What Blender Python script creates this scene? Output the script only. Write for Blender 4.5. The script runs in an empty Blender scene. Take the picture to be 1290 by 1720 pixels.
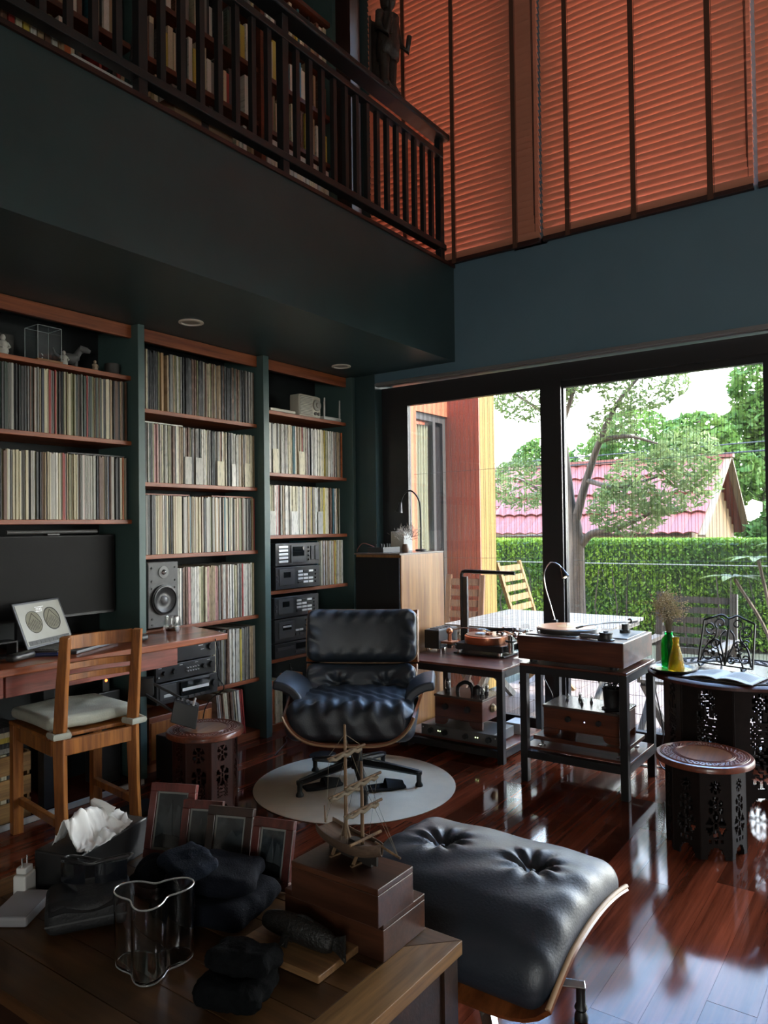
import bpy, math, random
from mathutils import Matrix, Vector, noise as mnoise
random.seed(7)
SC = bpy.context.scene
COL = SC.collection
PI = math.pi
# ---------------------------------------------------------------- camera
cam = bpy.data.cameras.new('camera'); camo = bpy.data.objects.new('camera', cam); COL.objects.link(camo)
YAW, PITCH, ROLL = 0.62303, 0.019293, -0.012922
_f = Vector((math.cos(YAW)*math.cos(PITCH), math.sin(YAW)*math.cos(PITCH), math.sin(PITCH)))
_r0 = Vector((math.sin(YAW), -math.cos(YAW), 0)); _u0 = _r0.cross(_f)
_r = math.cos(ROLL)*_r0 + math.sin(ROLL)*_u0; _u = -math.sin(ROLL)*_r0 + math.cos(ROLL)*_u0
mw = Matrix((( _r.x, _u.x, -_f.x, 0), (_r.y, _u.y, -_f.y, 0), (_r.z, _u.z, -_f.z, 1.25), (0, 0, 0, 1)))
camo.matrix_world = mw
cam.sensor_fit = 'VERTICAL'; cam.sensor_height = 36; cam.lens = 36*1252.3/1720
cam.clip_start = 0.05; cam.clip_end = 300
SC.camera = camo
# ---------------------------------------------------------------- sky, sun, exposure
SKY = 9.5
w = bpy.data.worlds.new('sky'); SC.world = w; w.use_nodes = True
nt = w.node_tree; nt.nodes.clear()
tc = nt.nodes.new('ShaderNodeTexCoord'); sx = nt.nodes.new('ShaderNodeSeparateXYZ'); rp = nt.nodes.new('ShaderNodeValToRGB')
bg = nt.nodes.new('ShaderNodeBackground'); wo = nt.nodes.new('ShaderNodeOutputWorld')
nt.links.new(tc.outputs['Generated'], sx.inputs[0]); nt.links.new(sx.outputs['Z'], rp.inputs[0])
rp.color_ramp.elements[0].position = 0.0; rp.color_ramp.elements[0].color = (1.0, .965, .90, 1)
rp.color_ramp.elements[1].position = 0.9; rp.color_ramp.elements[1].color = (.36, .58, 1.0, 1)
e = rp.color_ramp.elements.new(.28); e.color = (.93, .94, .95, 1)
e = rp.color_ramp.elements.new(.55); e.color = (.36, .58, 1.0, 1)
nt.links.new(rp.outputs[0], bg.inputs[0]); bg.inputs[1].default_value = SKY; nt.links.new(bg.outputs[0], wo.inputs[0])
sun = bpy.data.lights.new('sun', 'SUN'); suno = bpy.data.objects.new('sun', sun); COL.objects.link(suno)
sun.energy = 12.0; sun.angle = math.radians(6); sun.color = (1, .93, .8)
suno.rotation_euler = Vector((.02, .8, -.85)).to_track_quat('-Z', 'Y').to_euler()
suno.location = (2, -8, 9)
def portal(n, loc, sx_, sy_, rot):
    l = bpy.data.lights.new(n, 'AREA'); l.shape = 'RECTANGLE'; l.size = sx_; l.size_y = sy_; l.cycles.is_portal = True
    o = bpy.data.objects.new(n, l); COL.objects.link(o); o.location = loc; o.rotation_euler = rot
portal('daylight_portal_doors', (4.34, .3, 1.06), 2.1, 5.0, (0, PI/2, 0))
portal('daylight_portal_upper', (4.34, .3, 4.0), 2.0, 5.0, (0, PI/2, 0))
portal('daylight_portal_added_window', (-2.18, -1.7, 1.25), 1.1, 1.4, (0, -PI/2, 0))  # sampling portal at the unseen window added for fill
vs = SC.view_settings
vs.view_transform = 'Standard'; vs.look = 'None'; vs.gamma = 1; vs.exposure = 1.0; vs.use_curve_mapping = False
SC.cycles.max_bounces = 10; SC.cycles.diffuse_bounces = 5; SC.cycles.glossy_bounces = 5; SC.cycles.transparent_max_bounces = 24; SC.cycles.transmission_bounces = 8
SC.cycles.sample_clamp_indirect = 6; SC.cycles.caustics_reflective = False; SC.cycles.caustics_refractive = False

# ---------------------------------------------------------------- helpers
def lin(h):
    if isinstance(h, (tuple, list)): return tuple(h[:3])
    h = h.lstrip('#'); o = []
    for i in (0, 2, 4):
        c = int(h[i:i+2], 16)/255; o.append(c/12.92 if c <= .04045 else ((c+.055)/1.055)**2.4)
    return tuple(o)
MATS = {}
def _new(name):
    m = bpy.data.materials.new(name); m.use_nodes = True; MATS[name] = m
    return m, m.node_tree, m.node_tree.nodes['Principled BSDF']
def _noise(nt, scale=(1, 1, 1), ns=5., detail=4., rough=.55, coord='Object', rnd=False):
    tc = nt.nodes.new('ShaderNodeTexCoord'); mp = nt.nodes.new('ShaderNodeMapping'); n = nt.nodes.new('ShaderNodeTexNoise')
    mp.inputs['Scale'].default_value = scale; n.inputs['Scale'].default_value = ns; n.inputs['Detail'].default_value = detail; n.inputs['Roughness'].default_value = rough
    nt.links.new(tc.outputs[coord], mp.inputs[0]); nt.links.new(mp.outputs[0], n.inputs['Vector'])
    if rnd:
        oi = nt.nodes.new('ShaderNodeObjectInfo'); ml = nt.nodes.new('ShaderNodeMath'); ml.operation = 'MULTIPLY'; ml.inputs[1].default_value = 37.
        nt.links.new(oi.outputs['Random'], ml.inputs[0]); nt.links.new(ml.outputs[0], mp.inputs['Location'])
    return n
def _bump(nt, b, src, strength, dist=.01):
    bp = nt.nodes.new('ShaderNodeBump'); bp.inputs['Strength'].default_value = strength; bp.inputs['Distance'].default_value = dist
    nt.links.new(src, bp.inputs['Height']); nt.links.new(bp.outputs[0], b.inputs['Normal'])
def M(name, col, rough=.5, metal=0., var=0., vs=8., bump=0., bs=60., coat=0., spec=.5, emit=None, estr=1., trans=0., ior=1.45, alpha=1., sheen=0., stretch=(1, 1, 1)):
    if name in MATS: return MATS[name]
    m, nt, b = _new(name); c = lin(col)
    b.inputs['Base Color'].default_value = (*c, 1); b.inputs['Roughness'].default_value = rough; b.inputs['Metallic'].default_value = metal
    b.inputs['Specular IOR Level'].default_value = spec; b.inputs['Coat Weight'].default_value = coat; b.inputs['Coat Roughness'].default_value = .08
    b.inputs['Transmission Weight'].default_value = trans; b.inputs['IOR'].default_value = ior; b.inputs['Alpha'].default_value = alpha
    b.inputs['Sheen Weight'].default_value = sheen
    if emit: b.inputs['Emission Color'].default_value = (*lin(emit), 1); b.inputs['Emission Strength'].default_value = estr
    if var:
        n = _noise(nt, stretch, vs); r = nt.nodes.new('ShaderNodeValToRGB')
        r.color_ramp.elements[0].position = .3; r.color_ramp.elements[1].position = .7
        r.color_ramp.elements[0].color = (*[x*(1-var) for x in c], 1); r.color_ramp.elements[1].color = (*[min(1, x*(1+var)) for x in c], 1)
        nt.links.new(n.outputs['Fac'], r.inputs[0]); nt.links.new(r.outputs[0], b.inputs['Base Color'])
    if bump:
        n2 = _noise(nt, (1, 1, 1), bs); _bump(nt, b, n2.outputs['Fac'], bump)
    return m
def WOOD(name, c1, c2, axis=0, rough=.4, coat=0., grain=14., along=.9, rnd=True, bump=.15, c3=None):
    if name in MATS: return MATS[name]
    m, nt, b = _new(name); s = [grain]*3; s[axis] = along
    n = _noise(nt, tuple(s), 1.6, 6., .62, rnd=rnd); r = nt.nodes.new('ShaderNodeValToRGB')
    r.color_ramp.elements[0].position = .34; r.color_ramp.elements[1].position = .68
    r.color_ramp.elements[0].color = (*lin(c1), 1); r.color_ramp.elements[1].color = (*lin(c2), 1)
    nt.links.new(n.outputs['Fac'], r.inputs[0])
    s2 = [grain*6]*3; s2[axis] = along*3
    n2 = _noise(nt, tuple(s2), 1.5, 3., .6, rnd=rnd); mx = nt.nodes.new('ShaderNodeMix'); mx.data_type = 'RGBA'; mx.blend_type = 'MULTIPLY'
    r2 = nt.nodes.new('ShaderNodeValToRGB'); r2.color_ramp.elements[0].position = .35; r2.color_ramp.elements[1].position = .6
    r2.color_ramp.elements[0].color = (.55, .55, .55, 1); r2.color_ramp.elements[1].color = (1, 1, 1, 1)
    nt.links.new(n2.outputs['Fac'], r2.inputs[0]); mx.inputs[0].default_value = .7
    nt.links.new(r.outputs[0], mx.inputs[6]); nt.links.new(r2.outputs[0], mx.inputs[7]); nt.links.new(mx.outputs[2], b.inputs['Base Color'])
    b.inputs['Roughness'].default_value = rough; b.inputs['Coat Weight'].default_value = coat; b.inputs['Coat Roughness'].default_value = .06
    if bump: _bump(nt, b, n2.outputs['Fac'], bump, .002)
    return m
def GLASS(name, tint=(1, 1, 1), refl=.08, rough=.0):   # thin clear pane
    if name in MATS: return MATS[name]
    m, nt, b = _new(name); nt.nodes.remove(b); out = nt.nodes['Material Output']
    t = nt.nodes.new('ShaderNodeBsdfTransparent'); t.inputs[0].default_value = (*tint, 1); g = nt.nodes.new('ShaderNodeBsdfGlossy'); g.inputs['Roughness'].default_value = rough
    fr = nt.nodes.new('ShaderNodeLayerWeight'); fr.inputs[0].default_value = .25; ml = nt.nodes.new('ShaderNodeMath'); ml.operation = 'MULTIPLY_ADD'; ml.inputs[1].default_value = refl*4; ml.inputs[2].default_value = refl*.5
    mx = nt.nodes.new('ShaderNodeMixShader'); nt.links.new(fr.outputs['Facing'], ml.inputs[0]); nt.links.new(ml.outputs[0], mx.inputs[0])
    nt.links.new(t.outputs[0], mx.inputs[1]); nt.links.new(g.outputs[0], mx.inputs[2]); nt.links.new(mx.outputs[0], out.inputs[0])
    return m
def THINLEAF(name, c1, c2, trans=.4, rough=.5, scale=3.):
    if name in MATS: return MATS[name]
    m, nt, b = _new(name); out = nt.nodes['Material Output']
    n = _noise(nt, (1, 1, 1), scale, 3.); r = nt.nodes.new('ShaderNodeValToRGB')
    r.color_ramp.elements[0].position = .35; r.color_ramp.elements[1].position = .65
    r.color_ramp.elements[0].color = (*lin(c1), 1); r.color_ramp.elements[1].color = (*lin(c2), 1)
    nt.links.new(n.outputs['Fac'], r.inputs[0]); nt.links.new(r.outputs[0], b.inputs['Base Color']); b.inputs['Roughness'].default_value = rough; b.inputs['Specular IOR Level'].default_value = .12
    t = nt.nodes.new('ShaderNodeBsdfTranslucent'); nt.links.new(r.outputs[0], t.inputs[0]); mx = nt.nodes.new('ShaderNodeMixShader'); mx.inputs[0].default_value = trans
    nt.links.new(b.outputs[0], mx.inputs[1]); nt.links.new(t.outputs[0], mx.inputs[2]); nt.links.new(mx.outputs[0], out.inputs[0])
    return m

def RZ(a): return Matrix.Rotation(a, 4, 'Z')
def TR(*p): return Matrix.Translation(Vector(p))
def ROT(a, ax): return Matrix.Rotation(a, 4, ax)
class G:
    def __init__(s, T=None): s.v = []; s.f = []; s.T = T
    def _add(s, vs, fs, T=None):
        n = len(s.v); T = T if T is not None else s.T
        if T is not None: vs = [T @ Vector(p) for p in vs]
        s.v += [tuple(p) for p in vs]; s.f += [tuple(i+n for i in f) for f in fs]; return s
    def box(s, x0, x1, y0, y1, z0, z1, T=None):
        return s._add([(x0, y0, z0), (x1, y0, z0), (x1, y1, z0), (x0, y1, z0), (x0, y0, z1), (x1, y0, z1), (x1, y1, z1), (x0, y1, z1)],
            [(3, 2, 1, 0), (4, 5, 6, 7), (0, 1, 5, 4), (1, 2, 6, 5), (2, 3, 7, 6), (3, 0, 4, 7)], T)
    def cb(s, c, d, T=None):   # centred box
        return s.box(c[0]-d[0]/2, c[0]+d[0]/2, c[1]-d[1]/2, c[1]+d[1]/2, c[2]-d[2]/2, c[2]+d[2]/2, T)
    def bar(s, p, q, wd, th, up=(0, 0, 1), T=None):   # rectangular bar p->q
        p = Vector(p); q = Vector(q); d = (q-p).normalized(); up = Vector(up)
        a = d.cross(up)
        if a.length < 1e-4: a = d.cross(Vector((1, 0, 0)))
        a.normalize(); b = a.cross(d)
        o = []
        for e in (p, q):
            for i, j in ((-1, -1), (1, -1), (1, 1), (-1, 1)): o.append(e+a*(i*wd/2)+b*(j*th/2))
        return s._add(o, [(3, 2, 1, 0), (4, 5, 6, 7), (0, 1, 5, 4), (1, 2, 6, 5), (2, 3, 7, 6), (3, 0, 4, 7)], T)
    def tube(s, pts, r, n=8, T=None, closed=False, flat=1.):
        pts = [Vector(p) for p in pts]; N = len(pts); rs = r if isinstance(r, (list, tuple)) else [r]*N
        vs = []; fs = []; ref = None
        for i, p in enumerate(pts):
            if closed: d = pts[(i+1) % N]-pts[i-1]
            else: d = pts[min(i+1, N-1)]-pts[max(i-1, 0)]
            d.normalize()
            if ref is None: ref = Vector((0, 0, 1)) if abs(d.z) < .9 else Vector((1, 0, 0))
            a = d.cross(ref)
            if a.length < 1e-5: a = d.cross(Vector((0, 1, 0)))
            a.normalize(); b = a.cross(d).normalized(); ref = b
            for k in range(n):
                t = 2*PI*k/n; vs.append(p+a*math.cos(t)*rs[i]+b*math.sin(t)*rs[i]*flat)
        M_ = N if closed else N-1
        for i in range(M_):
            j = (i+1) % N
            for k in range(n): fs.append((i*n+k, i*n+(k+1) % n, j*n+(k+1) % n, j*n+k))
        if not closed: fs.append(tuple(range(n-1, -1, -1))); fs.append(tuple((N-1)*n+k for k in range(n)))
        return s._add(vs, fs, T)
    def cyl(s, p, q, r0, r1=None, n=14, T=None): return s.tube([p, q], [r0, r0 if r1 is None else r1], n, T)
    def lathe(s, prof, n=24, c=(0, 0, 0), T=None, cap=True):
        vs = []; fs = []
        for r, z in prof:
            for k in range(n): t = 2*PI*k/n; vs.append((c[0]+r*math.cos(t), c[1]+r*math.sin(t), c[2]+z))
        for i in range(len(prof)-1):
            for k in range(n): fs.append((i*n+k, i*n+(k+1) % n, (i+1)*n+(k+1) % n, (i+1)*n+k))
        if cap:
            if prof[0][0] > 1e-6: fs.append(tuple(range(n-1, -1, -1)))
            if prof[-1][0] > 1e-6: fs.append(tuple((len(prof)-1)*n+k for k in range(n)))
        return s._add(vs, fs, T)
    def prism(s, poly, z0, z1, T=None):
        n = len(poly); vs = [(x, y, z0) for x, y in poly]+[(x, y, z1) for x, y in poly]
        return s._add(vs, [tuple(range(n-1, -1, -1)), tuple(range(n, 2*n))]+[(k, (k+1) % n, n+(k+1) % n, n+k) for k in range(n)], T)
    def ball(s, c, r, n=12, T=None):
        rr = r if isinstance(r, (tuple, list)) else (r, r, r); m = max(6, n//2+2); vs = []; fs = []
        for i in range(m+1):
            th = PI*i/m
            for k in range(n): t = 2*PI*k/n; vs.append((c[0]+rr[0]*math.sin(th)*math.cos(t), c[1]+rr[1]*math.sin(th)*math.sin(t), c[2]-rr[2]*math.cos(th)))
        for i in range(m):
            for k in range(n): fs.append((i*n+k, i*n+(k+1) % n, (i+1)*n+(k+1) % n, (i+1)*n+k))
        return s._add(vs, fs, T)
    def sheet(s, fn, nu, nv, th=0., T=None):   # fn(u,v)->point ; optional thickness along normal
        P = [[Vector(fn(i/nu, j/nv)) for j in range(nv+1)] for i in range(nu+1)]
        idx = lambda i, j: i*(nv+1)+j
        vs = [P[i][j] for i in range(nu+1) for j in range(nv+1)]
        fs = [(idx(i, j), idx(i+1, j), idx(i+1, j+1), idx(i, j+1)) for i in range(nu) for j in range(nv)]
        if th:
            N0 = len(vs); nn = []
            for i in range(nu+1):
                for j in range(nv+1):
                    a = P[min(i+1, nu)][j]-P[max(i-1, 0)][j]; b = P[i][min(j+1, nv)]-P[i][max(j-1, 0)]
                    nrm = a.cross(b); nrm = nrm.normalized() if nrm.length > 1e-9 else Vector((0, 0, 1)); nn.append(nrm)
            vs = vs+[vs[k]-nn[k]*th for k in range(N0)]
            fs2 = [tuple(N0+q for q in reversed(f)) for f in fs]
            e = []
            for i in range(nu): e += [(idx(i, 0), idx(i+1, 0)), (idx(i+1, nv), idx(i, nv))]
            for j in range(nv): e += [(idx(0, j+1), idx(0, j)), (idx(nu, j), idx(nu, j+1))]
            fs = fs+fs2+[(b, a, N0+a, N0+b) for a, b in e]
        return s._add(vs, fs, T)
    def pillow(s, sx, sy, sz, r, n=20, fn=None, T=None):   # rounded box, optional deform
        hx, hy, hz = sx/2, sy/2, sz/2; r = min(r, hx, hy, hz)
        seen = {}; vs = []; fs = []
        def V(a, b, c):
            k = (a, b, c)
            if k in seen: return seen[k]
            q = Vector(((a/n*2-1)*hx, (b/n*2-1)*hy, (c/n*2-1)*hz))
            inn = Vector((max(-hx+r, min(hx-r, q.x)), max(-hy+r, min(hy-r, q.y)), max(-hz+r, min(hz-r, q.z))))
            d = q-inn
            # round relative to cube distance
            if d.length > 1e-9:
                m_ = max(abs(d.x), abs(d.y), abs(d.z)); q = inn+d.normalized()*m_
            if fn: q = Vector(fn(q))
            seen[k] = len(vs); vs.append(q); return seen[k]
        for a in range(n):
            for b in range(n):
                for c, fl in ((0, 0), (n, 1)):
                    for mk in (lambda i, j, c: (i, j, c), lambda i, j, c: (j, c, i), lambda i, j, c: (c, i, j)):
                        q = [V(*mk(a, b, c)), V(*mk(a+1, b, c)), V(*mk(a+1, b+1, c)), V(*mk(a, b+1, c))]
                        fs.append(tuple(q if fl else reversed(q)))
        return s._add(vs, fs, T)
    def mesh(s, name, mat=None, smooth=None):
        me = bpy.data.meshes.new(name); me.from_pydata(s.v, [], s.f)
        if mat is not None: me.materials.append(mat)
        if smooth is not None:
            me.polygons.foreach_set('use_smooth', [True]*len(me.polygons))
            if smooth < 179: me.set_sharp_from_angle(angle=math.radians(smooth))
        me.update(); return me
    def o(s, name, mat, parent=None, smooth=None, bevel=0., seg=2):
        ob = bpy.data.objects.new(name, s.mesh(name, mat, smooth)); COL.objects.link(ob)
        if parent is not None: ob.parent = parent
        if bevel:
            bm = ob.modifiers.new('bevel', 'BEVEL'); bm.width = bevel; bm.segments = seg; bm.limit_method = 'ANGLE'
        return ob
def inst(name, me, loc=(0, 0, 0), rot=(0, 0, 0), scale=(1, 1, 1), parent=None):
    ob = bpy.data.objects.new(name, me); COL.objects.link(ob); ob.location = loc; ob.rotation_euler = rot; ob.scale = scale
    if parent is not None: ob.parent = parent
    return ob
def tag(o, label, cat, group=None):
    o['label'] = label; o['category'] = cat
    if group: o['group'] = group
    return o
def thing(name, label, cat, loc=(0, 0, 0), rz=0., group=None):
    o = bpy.data.objects.new(name, None); COL.objects.link(o); o.location = loc; o.rotation_euler = (0, 0, rz); o.empty_display_size = .05
    return tag(o, label, cat, group)
def struct(o): o['kind'] = 'structure'; return o
def sroot(name, loc=(0, 0, 0)):
    o = bpy.data.objects.new(name, None); COL.objects.link(o); o.location = loc; o['kind'] = 'structure'; return o
def lab(o, l): o['label'] = l; return o
def dup(root, loc, rz, label, group=None):
    r = root.copy(); COL.objects.link(r); r.location = loc; r.rotation_euler = (0, 0, rz); r['label'] = label
    if group: r['group'] = group
    for ch in list(root.children):
        c = ch.copy(); COL.objects.link(c); c.parent = r
        for g in ch.children:
            d = g.copy(); COL.objects.link(d); d.parent = c
    return r
def arc(c, r, a0, a1, n, plane='xz'):
    o = []
    for i in range(n+1):
        t = a0+(a1-a0)*i/n; p, q = r*math.cos(t), r*math.sin(t)
        o.append((c[0]+p, c[1], c[2]+q) if plane == 'xz' else (c[0]+p, c[1]+q, c[2]) if plane == 'xy' else (c[0], c[1]+p, c[2]+q))
    return o
def spline(pts, n=8):
    P = [Vector(p) for p in pts]; P = [2*P[0]-P[1]]+P+[2*P[-1]-P[-2]]; o = []
    for i in range(1, len(P)-2):
        for k in range(n):
            t = k/n; a, b, c, d = P[i-1], P[i], P[i+1], P[i+2]
            o.append(.5*((2*b)+(c-a)*t+(2*a-5*b+4*c-d)*t*t+(3*b-a-3*c+d)*t**3))
    o.append(P[-2]); return o
ORD = ['first', 'second', 'third', 'fourth', 'fifth', 'sixth', 'seventh', 'eighth', 'ninth', 'tenth', 'eleventh', 'twelfth', 'thirteenth', 'fourteenth', 'fifteenth', 'sixteenth', 'seventeenth', 'eighteenth', 'nineteenth']
TENS = {2: 'twent', 3: 'thirt', 4: 'fort', 5: 'fift', 6: 'sixt', 7: 'sevent', 8: 'eight', 9: 'ninet'}
def ordinal(n):
    if n < 20: return ORD[n-1]
    if n >= 100: return 'hundredth' if n == 100 else 'hundred-and-'+ordinal(n-100)
    t, u = divmod(n, 10)
    if u == 0: return TENS[t]+'ieth'
    return TENS[t]+'y-'+ORD[u-1]
# ================================================================ ROOM SHELL
XW = 4.1
def ex(h, k=.2): c = lin(h); return tuple(x*k*.66 for x in c)
paint = M('teal_paint', (.030, .058, .062), .42, var=.12, vs=2.5, bump=.04, bs=90)
paint_skylit = M('teal_paint_skylit', (.105, .178, .232), .5, var=.08, vs=2., bump=.04, bs=90)  # teal wall paint again, lightened and blued to carry the skylight on it
plaster = M('off_white_plaster', (.55, .53, .5), .8)
alu = M('black_anodised_aluminium', (.022, .021, .023), .38, spec=.5)
alu2 = M('grey_aluminium', (.30, .30, .31), .35, metal=.6)
glass = GLASS('window_glass', (.96, .98, .97), .05)
nm = WOOD('merbau_plank', '#451d0f', '#803c26', 0, rough=.08, grain=9, along=.7, coat=0., bump=0.)
nm.node_tree.nodes['Principled BSDF'].inputs['Specular IOR Level'].default_value = .22
# per-plank tone
nt_ = nm.node_tree; b_ = nt_.nodes['Principled BSDF']; oi_ = nt_.nodes.new('ShaderNodeObjectInfo'); hs = nt_.nodes.new('ShaderNodeHueSaturation'); mr = nt_.nodes.new('ShaderNodeMapRange')
mr.inputs[3].default_value = .6; mr.inputs[4].default_value = 1.35
src = b_.inputs['Base Color'].links[0].from_socket
nt_.links.new(oi_.outputs['Random'], mr.inputs[0]); nt_.links.new(mr.outputs[0], hs.inputs['Value']); nt_.links.new(src, hs.inputs['Color']); nt_.links.new(hs.outputs[0], b_.inputs['Base Color'])
fl_ = struct(G().box(-2.2, XW+.1, -2.7, 3.6, -.12, -.012).o('floor', M('floor_base', '#1a0b07', .4)))
# far part of the floor (not in view): one slab of the same wood
struct_far = G().box(-2.2, .9, -2.7, 3.6, -.012, 0).box(.9, XW+.1, -2.7, -.6, -.012, 0)
so = struct_far.o('floor_boards', nm, fl_)
pm = G().box(0, 1, -.0597, .0597, -.012, 0).mesh('plank', nm)
row = 0; y = -.6+.06
while y < 3.56:
    x = .9; first = True
    while x < XW+.1-.01:
        L = random.uniform(.5, 1.2) if first else random.uniform(.9, 1.5); first = False
        if XW+.1-(x+L) < .35: L = XW+.1-x
        inst('plank', pm, (x, y, random.uniform(-.0006, 0.)), (0, 0, 0), (L-.0012, 1, 1), fl_); x += L
    y += .12
# walls
struct(G().box(-2.2, XW+.22, 3.53, 3.65, -.12, 5.3).o('wall_far', paint))
struct(G().box(-2.3, -2.2, -1.0, 3.65, -.12, 5.3).box(-2.3, -2.2, -2.7, -2.4, -.12, 5.3).box(-2.3, -2.2, -2.4, -1.0, -.12, .7).box(-2.3, -2.2, -2.4, -1.0, 1.8, 5.3).o('wall_left', plaster))  # opening for an unseen window added to brighten the room
# near wall (behind the camera); below, an unseen window added for fill light
g = G(); y0, y1 = -2.75, -2.65
g.box(-2.2, XW+.22, y0, y1, -.12, 5.3)
struct(g.o('wall_near', plaster))
wn = sroot('window_9', (-2.25, -1.7, .7)); g = G()  # unseen window added in the left wall as fill light
for xx in (-.7, -.02, .66): g.box(-.03, .03, xx, xx+.04, 0, 1.1)
g.o('window_frame', alu, wn); G().box(-.004, .004, -.66, .66, .0, 1.1).o('pane', glass, wn)
# window wall
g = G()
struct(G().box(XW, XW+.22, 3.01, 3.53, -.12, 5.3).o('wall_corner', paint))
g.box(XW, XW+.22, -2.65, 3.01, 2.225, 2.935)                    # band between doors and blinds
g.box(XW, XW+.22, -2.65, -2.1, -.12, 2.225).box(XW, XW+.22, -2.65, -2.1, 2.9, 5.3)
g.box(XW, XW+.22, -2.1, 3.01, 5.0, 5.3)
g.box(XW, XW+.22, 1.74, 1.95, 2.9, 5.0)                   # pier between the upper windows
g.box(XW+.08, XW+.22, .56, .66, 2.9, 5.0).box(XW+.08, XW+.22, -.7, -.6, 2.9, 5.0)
struct(g.o('wall_right', paint_skylit))
struct(G().box(XW-.035, XW, -2.1, 2.975, 2.196, 2.222).box(XW-.05, XW-.03, -2.1, 2.975, 2.2, 2.214).o('trim_2', alu2))
struct(G().box(-2.3, XW+.22, -2.75, 3.65, 5.3, 5.42).o('ceiling', plaster))
# mezzanine slab: underside + fascia
MZ = 2.29; FY = 2.375
struct(G().box(-2.2, XW, FY, 3.53, MZ, 2.885).o('ceiling_mezzanine', paint))
struct(G().box(-2.2, XW, FY-.012, 3.53, 2.885, 2.905).o('trim_1', WOOD('nosing', '#26130d', '#3f2018', 0, .4)))
# sliding doors
tr = sroot('trim_3', (XW+.08, 0, 0)); g = G()
g.box(0, .12, -2.1, 3.01, 2.10, 2.2).o('head_track', alu, tr)
G().box(0, .12, 2.86, 3.01, 0, 2.1).o('jamb', alu, tr); G().box(-.0, .14, -2.1, 3.01, -.12, .015).o('sill_track', alu, tr)
GR = [2.86, 1.77, .57, -.63, -1.83]
for i in range(4):
    ya, yb = GR[i+1], GR[i]; d = sroot('door_%d' % (i+1), (XW+.10 + .045*(i % 2), (ya+yb)/2, .015)); h = (yb-ya)/2
    G().box(-.02, .02, -h, -h+.062, 0, 2.085).o('stile', alu, d); G().box(-.02, .02, h-.062, h, 0, 2.085).o('stile', alu, d)
    G().box(-.02, .02, -h+.062, h-.062, 0, .07).o('bottom_rail', alu, d); G().box(-.02, .02, -h+.062, h-.062, 2.05, 2.085).o('top_rail', alu, d)
    G().box(-.003, .003, -h+.062, h-.062, .07, 2.05).o('pane', glass, d)
    if i < 3: G().box(-.031, -.0205, -h-.066, -h+.064, 0, 2.085).o('interlock_cover', alu, d)
    G().cyl((-.036, h-.03, .95), (-.036, h-.03, 1.15), .006, n=10).o('handle', alu, d)
# upper windows
UW = [(1.95, 3.01), (.66, 1.74), (-.6, .56), (-2.1, -.7)]
for i, (ya, yb) in enumerate(UW):
    d = sroot('window_%d' % (i+1), (XW+.17, (ya+yb)/2, 2.9)); h = (yb-ya)/2; g = G()
    g.box(-.02, .02, -h, -h+.05, 0, 2.1).box(-.02, .02, h-.05, h, 0, 2.1).box(-.02, .02, -h+.05, h-.05, 0, .05).box(-.02, .02, -h+.05, h-.05, 2.05, 2.1)
    g.o('window_frame', alu, d); G().box(-.003, .003, -h+.05, h-.05, .05, 2.05).o('pane', glass, d)
# pleated insect screens outside the doors
def SCREEN(name, col, f):
    m, nt, b = _new(name); out = nt.nodes['Material Output']; t = nt.nodes.new('ShaderNodeBsdfTransparent'); mx = nt.nodes.new('ShaderNodeMixShader'); mx.inputs[0].default_value = f
    b.inputs['Base Color'].default_value = (*col, 1); b.inputs['Roughness'].default_value = .7
    nt.links.new(t.outputs[0], mx.inputs[1]); nt.links.new(b.outputs[0], mx.inputs[2]); nt.links.new(mx.outputs[0], out.inputs[0]); return m
scm = SCREEN('screen_mesh', (.10, .10, .10), .10); scl = SCREEN('pleat_fold', (.05, .05, .05), .24); thr = M('screen_thread', (.05, .05, .05), .6)
for nm_, ya, yb, lb in (('left', 1.83, 2.86, 'pleated insect screen across the doorway in front of the orange wall'), ('right', .63, 1.71, 'pleated insect screen across the doorway in front of the tree')):
    t = thing('insect_screen', lb, 'insect screen', (XW+.245, (ya+yb)/2, .02)); h = (yb-ya)/2
    n = int(2*h/.018); G().sheet(lambda u, v: ((.006 if int(round(u*n)) % 2 else -.006), -h+2*h*u, v*2.07), n, 1).o('mesh_sheet', scm, t)
    g = G()
    for k in range(n+1):
        yy_ = -h+2*h*k/n; xk = (.006 if k % 2 else -.006); g.box(xk-.001, xk+.001, yy_-.0021, yy_+.0021, 0, 2.07)
    st = g.o('pleat_folds', scl, t); st['kind'] = 'stuff'
    for zz in (.42, 1.02, 1.6): G().cyl((0, -h, zz), (0, h, zz-.01), .0012, n=5).o('thread', thr, t)
# blinds
def SLATMAT():
    m, nt, b = _new('blind_slat'); out = nt.nodes['Material Output']
    n = _noise(nt, (6, .6, 6), 3., 4., rnd=True); r = nt.nodes.new('ShaderNodeValToRGB'); r.color_ramp.elements[0].color = (.54, .215, .135, 1); r.color_ramp.elements[1].color = (.64, .28, .185, 1)
    nt.links.new(n.outputs['Fac'], r.inputs[0]); nt.links.new(r.outputs[0], b.inputs['Base Color']); b.inputs['Roughness'].default_value = .45
    t = nt.nodes.new('ShaderNodeBsdfTranslucent'); t.inputs[0].default_value = (.66, .24, .14, 1); mx = nt.nodes.new('ShaderNodeMixShader'); mx.inputs[0].default_value = .05
    nt.links.new(b.outputs[0], mx.inputs[1]); nt.links.new(t.outputs[0], mx.inputs[2]); nt.links.new(mx.outputs[0], out.inputs[0]); return m
slm = SLATMAT(); tape = M('ladder_tape', '#5a3a2c', .8); cordm = M('blind_cord', '#4a2e26', .8); brm = WOOD('blind_rail', '#2a1512', '#4a2620', 1, .5)
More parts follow.
